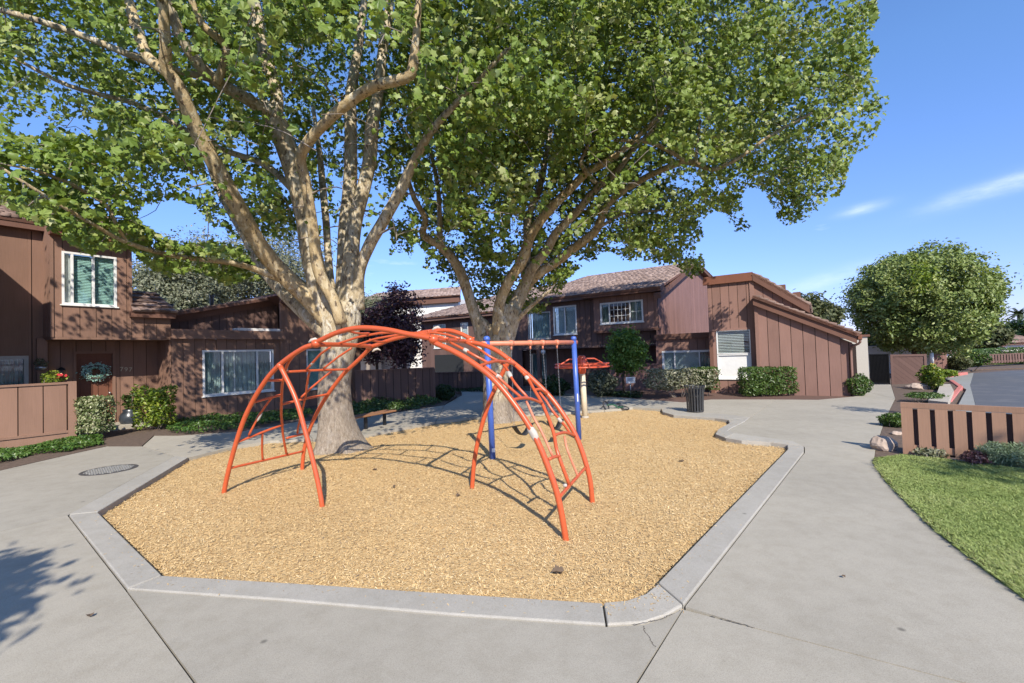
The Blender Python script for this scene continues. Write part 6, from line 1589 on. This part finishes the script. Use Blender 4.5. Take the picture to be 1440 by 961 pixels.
def boulder(px, py, w, h, z, lab, seed, dpt=.8):
    p = gp(px, py, z); bm = bmesh.new(); bmesh.ops.create_icosphere(bm, subdivisions=3, radius=1)
    r_ = np.random.default_rng(seed); ph = r_.uniform(0, 6, 9)
    for v in bm.verts:
        c = v.co; k = 1 + .16 * math.sin(3 * c.x + ph[0]) * math.sin(3 * c.y + ph[1]) + .12 * math.sin(5 * c.z + ph[2]) * math.sin(4 * c.x + ph[3]) + .05 * math.sin(11 * c.x + ph[4]) * math.sin(9 * c.y + ph[5])
        v.co = Vector((p[0] + c.x * w * k, p[1] + c.y * w * dpt * k, p[2] + h * .55 + c.z * h * k))
    me = bpy.data.meshes.new('boulder'); bm.to_mesh(me); bm.free(); me.materials.append(MAT['rock'])
    tag(link(bpy.data.objects.new('boulder', me)), lab, 'rock')
boulder(1243, 633, .19, .16, .06, 'tan boulder at the near end of the planting bed by the lawn', 1)
boulder(1290, 548, .42, .16, .04, 'pale flat rock at the foot of the board screen', 2)
boulder(1316, 546, .32, .14, .04, 'pale rock right of the board screen by the concrete pad', 3)
boulder(1262, 612, .12, .05, .05, 'small pale stone in the bed beyond the boulder', 4)
bo = gp(1309, 541, .0); Yb = 24.
pb = at(1311, 518, Yb)
bl = thing('bollard', 'white and yellow striped bollard behind the board screen', 'bollard', (pb[0], pb[1], 0))
MB().tube([(pb[0], pb[1], 0), (pb[0], pb[1], at(1311, 511, Yb)[2])], .09, 12).build('yellow_sleeve', MAT['yellow'], bl, True)
MB().tube([(pb[0], pb[1], at(1311, 511, Yb)[2]), (pb[0], pb[1], at(1311, 496, Yb)[2])], .085, 12).build('white_sleeve', MAT['wallwhite'], bl, True)
# ------------------------------------------------------------------ fences
def slat_fence(nm, lab, P0, P1, z0, z1, slat, gapw, mat, raild=.05, single=True, face=1, capz=.0):
    pl = Plane(P0, (P1 - P0)[:2]); Ln = float(np.linalg.norm((P1 - P0)[:2])); t = thing(nm, lab, 'fence', pl.pt(Ln / 2, z0))
    part(pl, .0, Ln, z0 + .06, z0 + .17, -.055, -.021, mat, 'rail', t)
    part(pl, .0, Ln, z1 - raild, z1, -.075, .003, mat, 'top_rail', t)
    z1 = z1 - raild - .002
    s = 0
    while s < Ln - .02:
        e = min(Ln, s + slat); board(pl, s, e, z0 + random.uniform(-.01, .01), z1 + random.uniform(-.008, .008), -.020, .0, mat, 'slat', t)
        m = e + gapw / 2
        if e + gapw < Ln: board(pl, e - .06, e + gapw + .06, z0 + .01, z1 - .03, -.115, -.095, 'siding_dk', 'back_slat', t)  # dark brown stands for the shade between the slats
        s = e + gapw
    return pl, t, Ln
FA, FB = gp(1270, 638, .08), gp(1440, 656, .08); FB = FA + (FB - FA) * 3.2
zt = at(1269, 566, FA[1])[2]
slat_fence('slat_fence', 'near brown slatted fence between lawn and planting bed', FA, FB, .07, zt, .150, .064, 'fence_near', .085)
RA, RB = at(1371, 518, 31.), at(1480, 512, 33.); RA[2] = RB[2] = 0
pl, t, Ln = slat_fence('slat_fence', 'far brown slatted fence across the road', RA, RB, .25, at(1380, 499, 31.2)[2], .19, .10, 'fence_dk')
pl2 = at(1374, 504, 30.9); tag(MB().box(pl2, (.14, 0, 0), (0, .012, 0), (0, 0, .15)).build('notice_board', MAT['sign']), 'blank white notice on the left end of the road fence', 'sign')
# patio fence at left: wide boards, cap and bottom rail
LFp = gp(103, 621, .05)
pl = Plane(LFp - np.array([*VD, 0]) * 6, VD); t = thing('patio_fence', 'brown wide board patio fence left of the entry', 'fence', LFp)
zf = at(100, 537, LFp[1])[2]
board_wall(t, pl, 0, 5.88, .34, zf - .06, .44, 'fence', gap=.022, thick=.020, back=.03, start=-.28, name='backing', pname='board')
part(pl, 0, 5.90, zf - .055, zf, -.07, .05, 'fence', 'cap_rail', t); part(pl, 0, 5.90, .30, .36, -.04, .04, 'fence', 'bottom_rail', t); part(pl, 0, 5.90, .05, .298, -.03, .015, 'fence', 'kick_board', t)
part(pl, 5.90, 6.06, .05, zf + .01, -.08, .055, 'fence', 'post', t)
def wide_fence(nm, lab, x0, y0, x1, y1, yt0, yt1, bw, mat, sec=None):
    A, B = gp(x0, y0, .03), gp(x1, y1, .03); pl = Plane(A, (B - A)[:2]); Ln = float(np.linalg.norm((B - A)[:2])); zt = at(x0, yt0, A[1])[2]
    t = thing(nm, lab, 'fence', pl.pt(Ln / 2, 0))
    board_wall(t, pl, 0, Ln, .03, zt - .05, bw, mat, gap=.02, thick=.02, back=.03, name='backing', pname='board')
    part(pl, -.02, Ln + .02, zt - .048, zt, -.06, .06, mat, 'cap_rail', t)
    part(pl, Ln - .05, Ln + .05, .03, zt - .05, -.08, .04, mat, 'post', t)
    return pl, t
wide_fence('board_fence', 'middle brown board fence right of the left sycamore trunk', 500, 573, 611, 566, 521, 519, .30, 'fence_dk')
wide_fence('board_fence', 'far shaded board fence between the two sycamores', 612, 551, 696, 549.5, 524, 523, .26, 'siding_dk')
# ------------------------------------------------------------------ things at the entry
wc = D.pt(*D.sz(133.5, 523.5), .10)
t = thing('wreath', 'pale teal wreath on the brown front door', 'wreath', wc)
m = 1500; a = rng.uniform(0, 2 * np.pi, m); rr = 1 + rng.normal(0, .19, m)
P = wc[None] + np.stack([np.cos(a) * rr * .255 * D.d[0], np.cos(a) * rr * .255 * D.d[1], np.sin(a) * rr * .20], 1) + rng.normal(0, .02, (m, 3))
nn = unit(np.stack([np.cos(a) * D.d[0], np.cos(a) * D.d[1], np.sin(a)], 1) * .6 + np.array([*D.n, 0]) * .8 + rng.normal(0, .5, (m, 3)))
scatter('leaves', OVAL_V, OVAL_F, P, nn, .05 * rng.uniform(.6, 1.3, m), MAT['wreath'], t, 'stuff')
MB().tube([wc + np.array([D.d[0] * math.cos(k), D.d[1] * math.cos(k), .78 * math.sin(k)]) * .255 for k in np.linspace(0, 2 * np.pi, 25)], .035, 8, False).build('ring', MAT['bark_dk'], t, True)
ub = gp(184, 601, .07); Yu = ub[1]
t = thing('plant_pot', 'black glazed jar planter by the entry step', 'planter', ub)
MB().lathe(ub, [(.16, 0), (.24, .10), (.29, .25), (.27, .40), (.19, .50), (.21, .56), (.17, .57), (.15, .50)], 22).build('jar', MAT['pot'], t, True)
fill_shrub(t, ub + [.02, 0, .82], np.array([.30, .26, .28]), 420, .10, 'leaf_hedge', stems=3, base=ub[2] + .5, core=.6, lump=.3)
rp_ = gp(192, 588, .07); rp_ = at(192, 581, Yu + .25)
t = thing('plant_pot', 'small terracotta pot on a stand behind the black jar', 'planter', (rp_[0], rp_[1], .07))
MB().lathe([rp_[0], rp_[1], rp_[2] - .10], [(.09, 0), (.13, .18), (.14, .18), (.14, .22), (.12, .22)], 16).build('pot', MAT['terracotta'], t, True)
MB().lathe([rp_[0], rp_[1], .06], [(.12, 0), (.04, .03), (.04, rp_[2] - .19), (.10, rp_[2] - .17)], 12).build('stand', MAT['black'], t, True)
def bloom(c, mt, parent):
    q = MB(); q.ball(c, .016, 6, 4)
    for a in range(5): q.ball(c + np.array([.024 * math.cos(a * 1.26), -.008, .024 * math.sin(a * 1.26)]), .019, 6, 4)
    q.build('bloom', MAT[mt], parent, True)
pp = bush('potted_plant', 'bushy plant with red flowers behind the patio fence end', 'plant', (*F.pt(-.05, 0, .45)[:2], zf + .10), (.28, .24, .17), 420, .07, 'leaf_lime', base=zf - .3, lump=.3, stems=3)
for k in range(7): bloom(F.pt(.10 + rng.normal(0, .09), zf + .16 + rng.normal(0, .03), .60 + rng.normal(0, .05)), 'petal_red', pp)
wf = F.pt(-1.35, zf + .06, .35); t = thing('flower', 'white flower just above the patio fence at the left edge', 'flower', wf)
MB().tube([wf, wf + [0, 0, -.35]], .008, 5).build('stem', MAT['leaf_hedge'], t)
for k in range(3): bloom(wf + rng.normal(0, .03, 3) + [0, 0, .03], 'petal_white', t)
hb = F.pt(-.12, 2.35, -.40)
t = thing('hanging_planter', 'small hanging planter on the post beside the entry', 'planter', hb)
MB().lathe(F.pt(-.12, 1.95, -.45), [(.05, 0), (.11, .04), (.13, .09), (.11, .1)], 14).build('bowl', MAT['steel'], t, True)
fill_shrub(t, F.pt(-.12, 2.15, -.45), np.array([.14, .14, .13]), 120, .07, 'leaf_sage', stems=0, core=.5)

# hairline cracks in the concrete
def crack(px, w, z=PZ + .0006):
    P = np.array([gp(x, y, z) for x, y in px]); P = curve(P, len(px) * 8)
    P[1:-1, :2] += rng.normal(0, .004, (len(P) - 2, 2))
    T = unit(np.gradient(P, axis=0)); Nn = np.stack([-T[:, 1], T[:, 0], 0 * T[:, 0]], 1)
    ww = w * (.5 + .8 * rng.random(len(P)))[:, None]; ww[0] = ww[-1] = .0005
    V = np.stack([P - Nn * ww, P + Nn * ww], 1).reshape(-1, 3)
    MB().add(V, [(2 * i, 2 * i + 2, 2 * i + 3, 2 * i + 1) for i in range(len(P) - 1)]).build('crack', MAT['crackdark'], paving)
MAT['crackdark'] = plain('crack_dirt', (.10, .085, .07), .95)
crack([(905, 880), (908, 890), (914, 897), (917, 905), (923, 910)], .0030)
crack([(1000, 866), (1040, 877), (1062, 884)], .0028)
crack([(890, 878), (905, 876), (930, 870), (950, 862)], .0028, PZ + .0135)
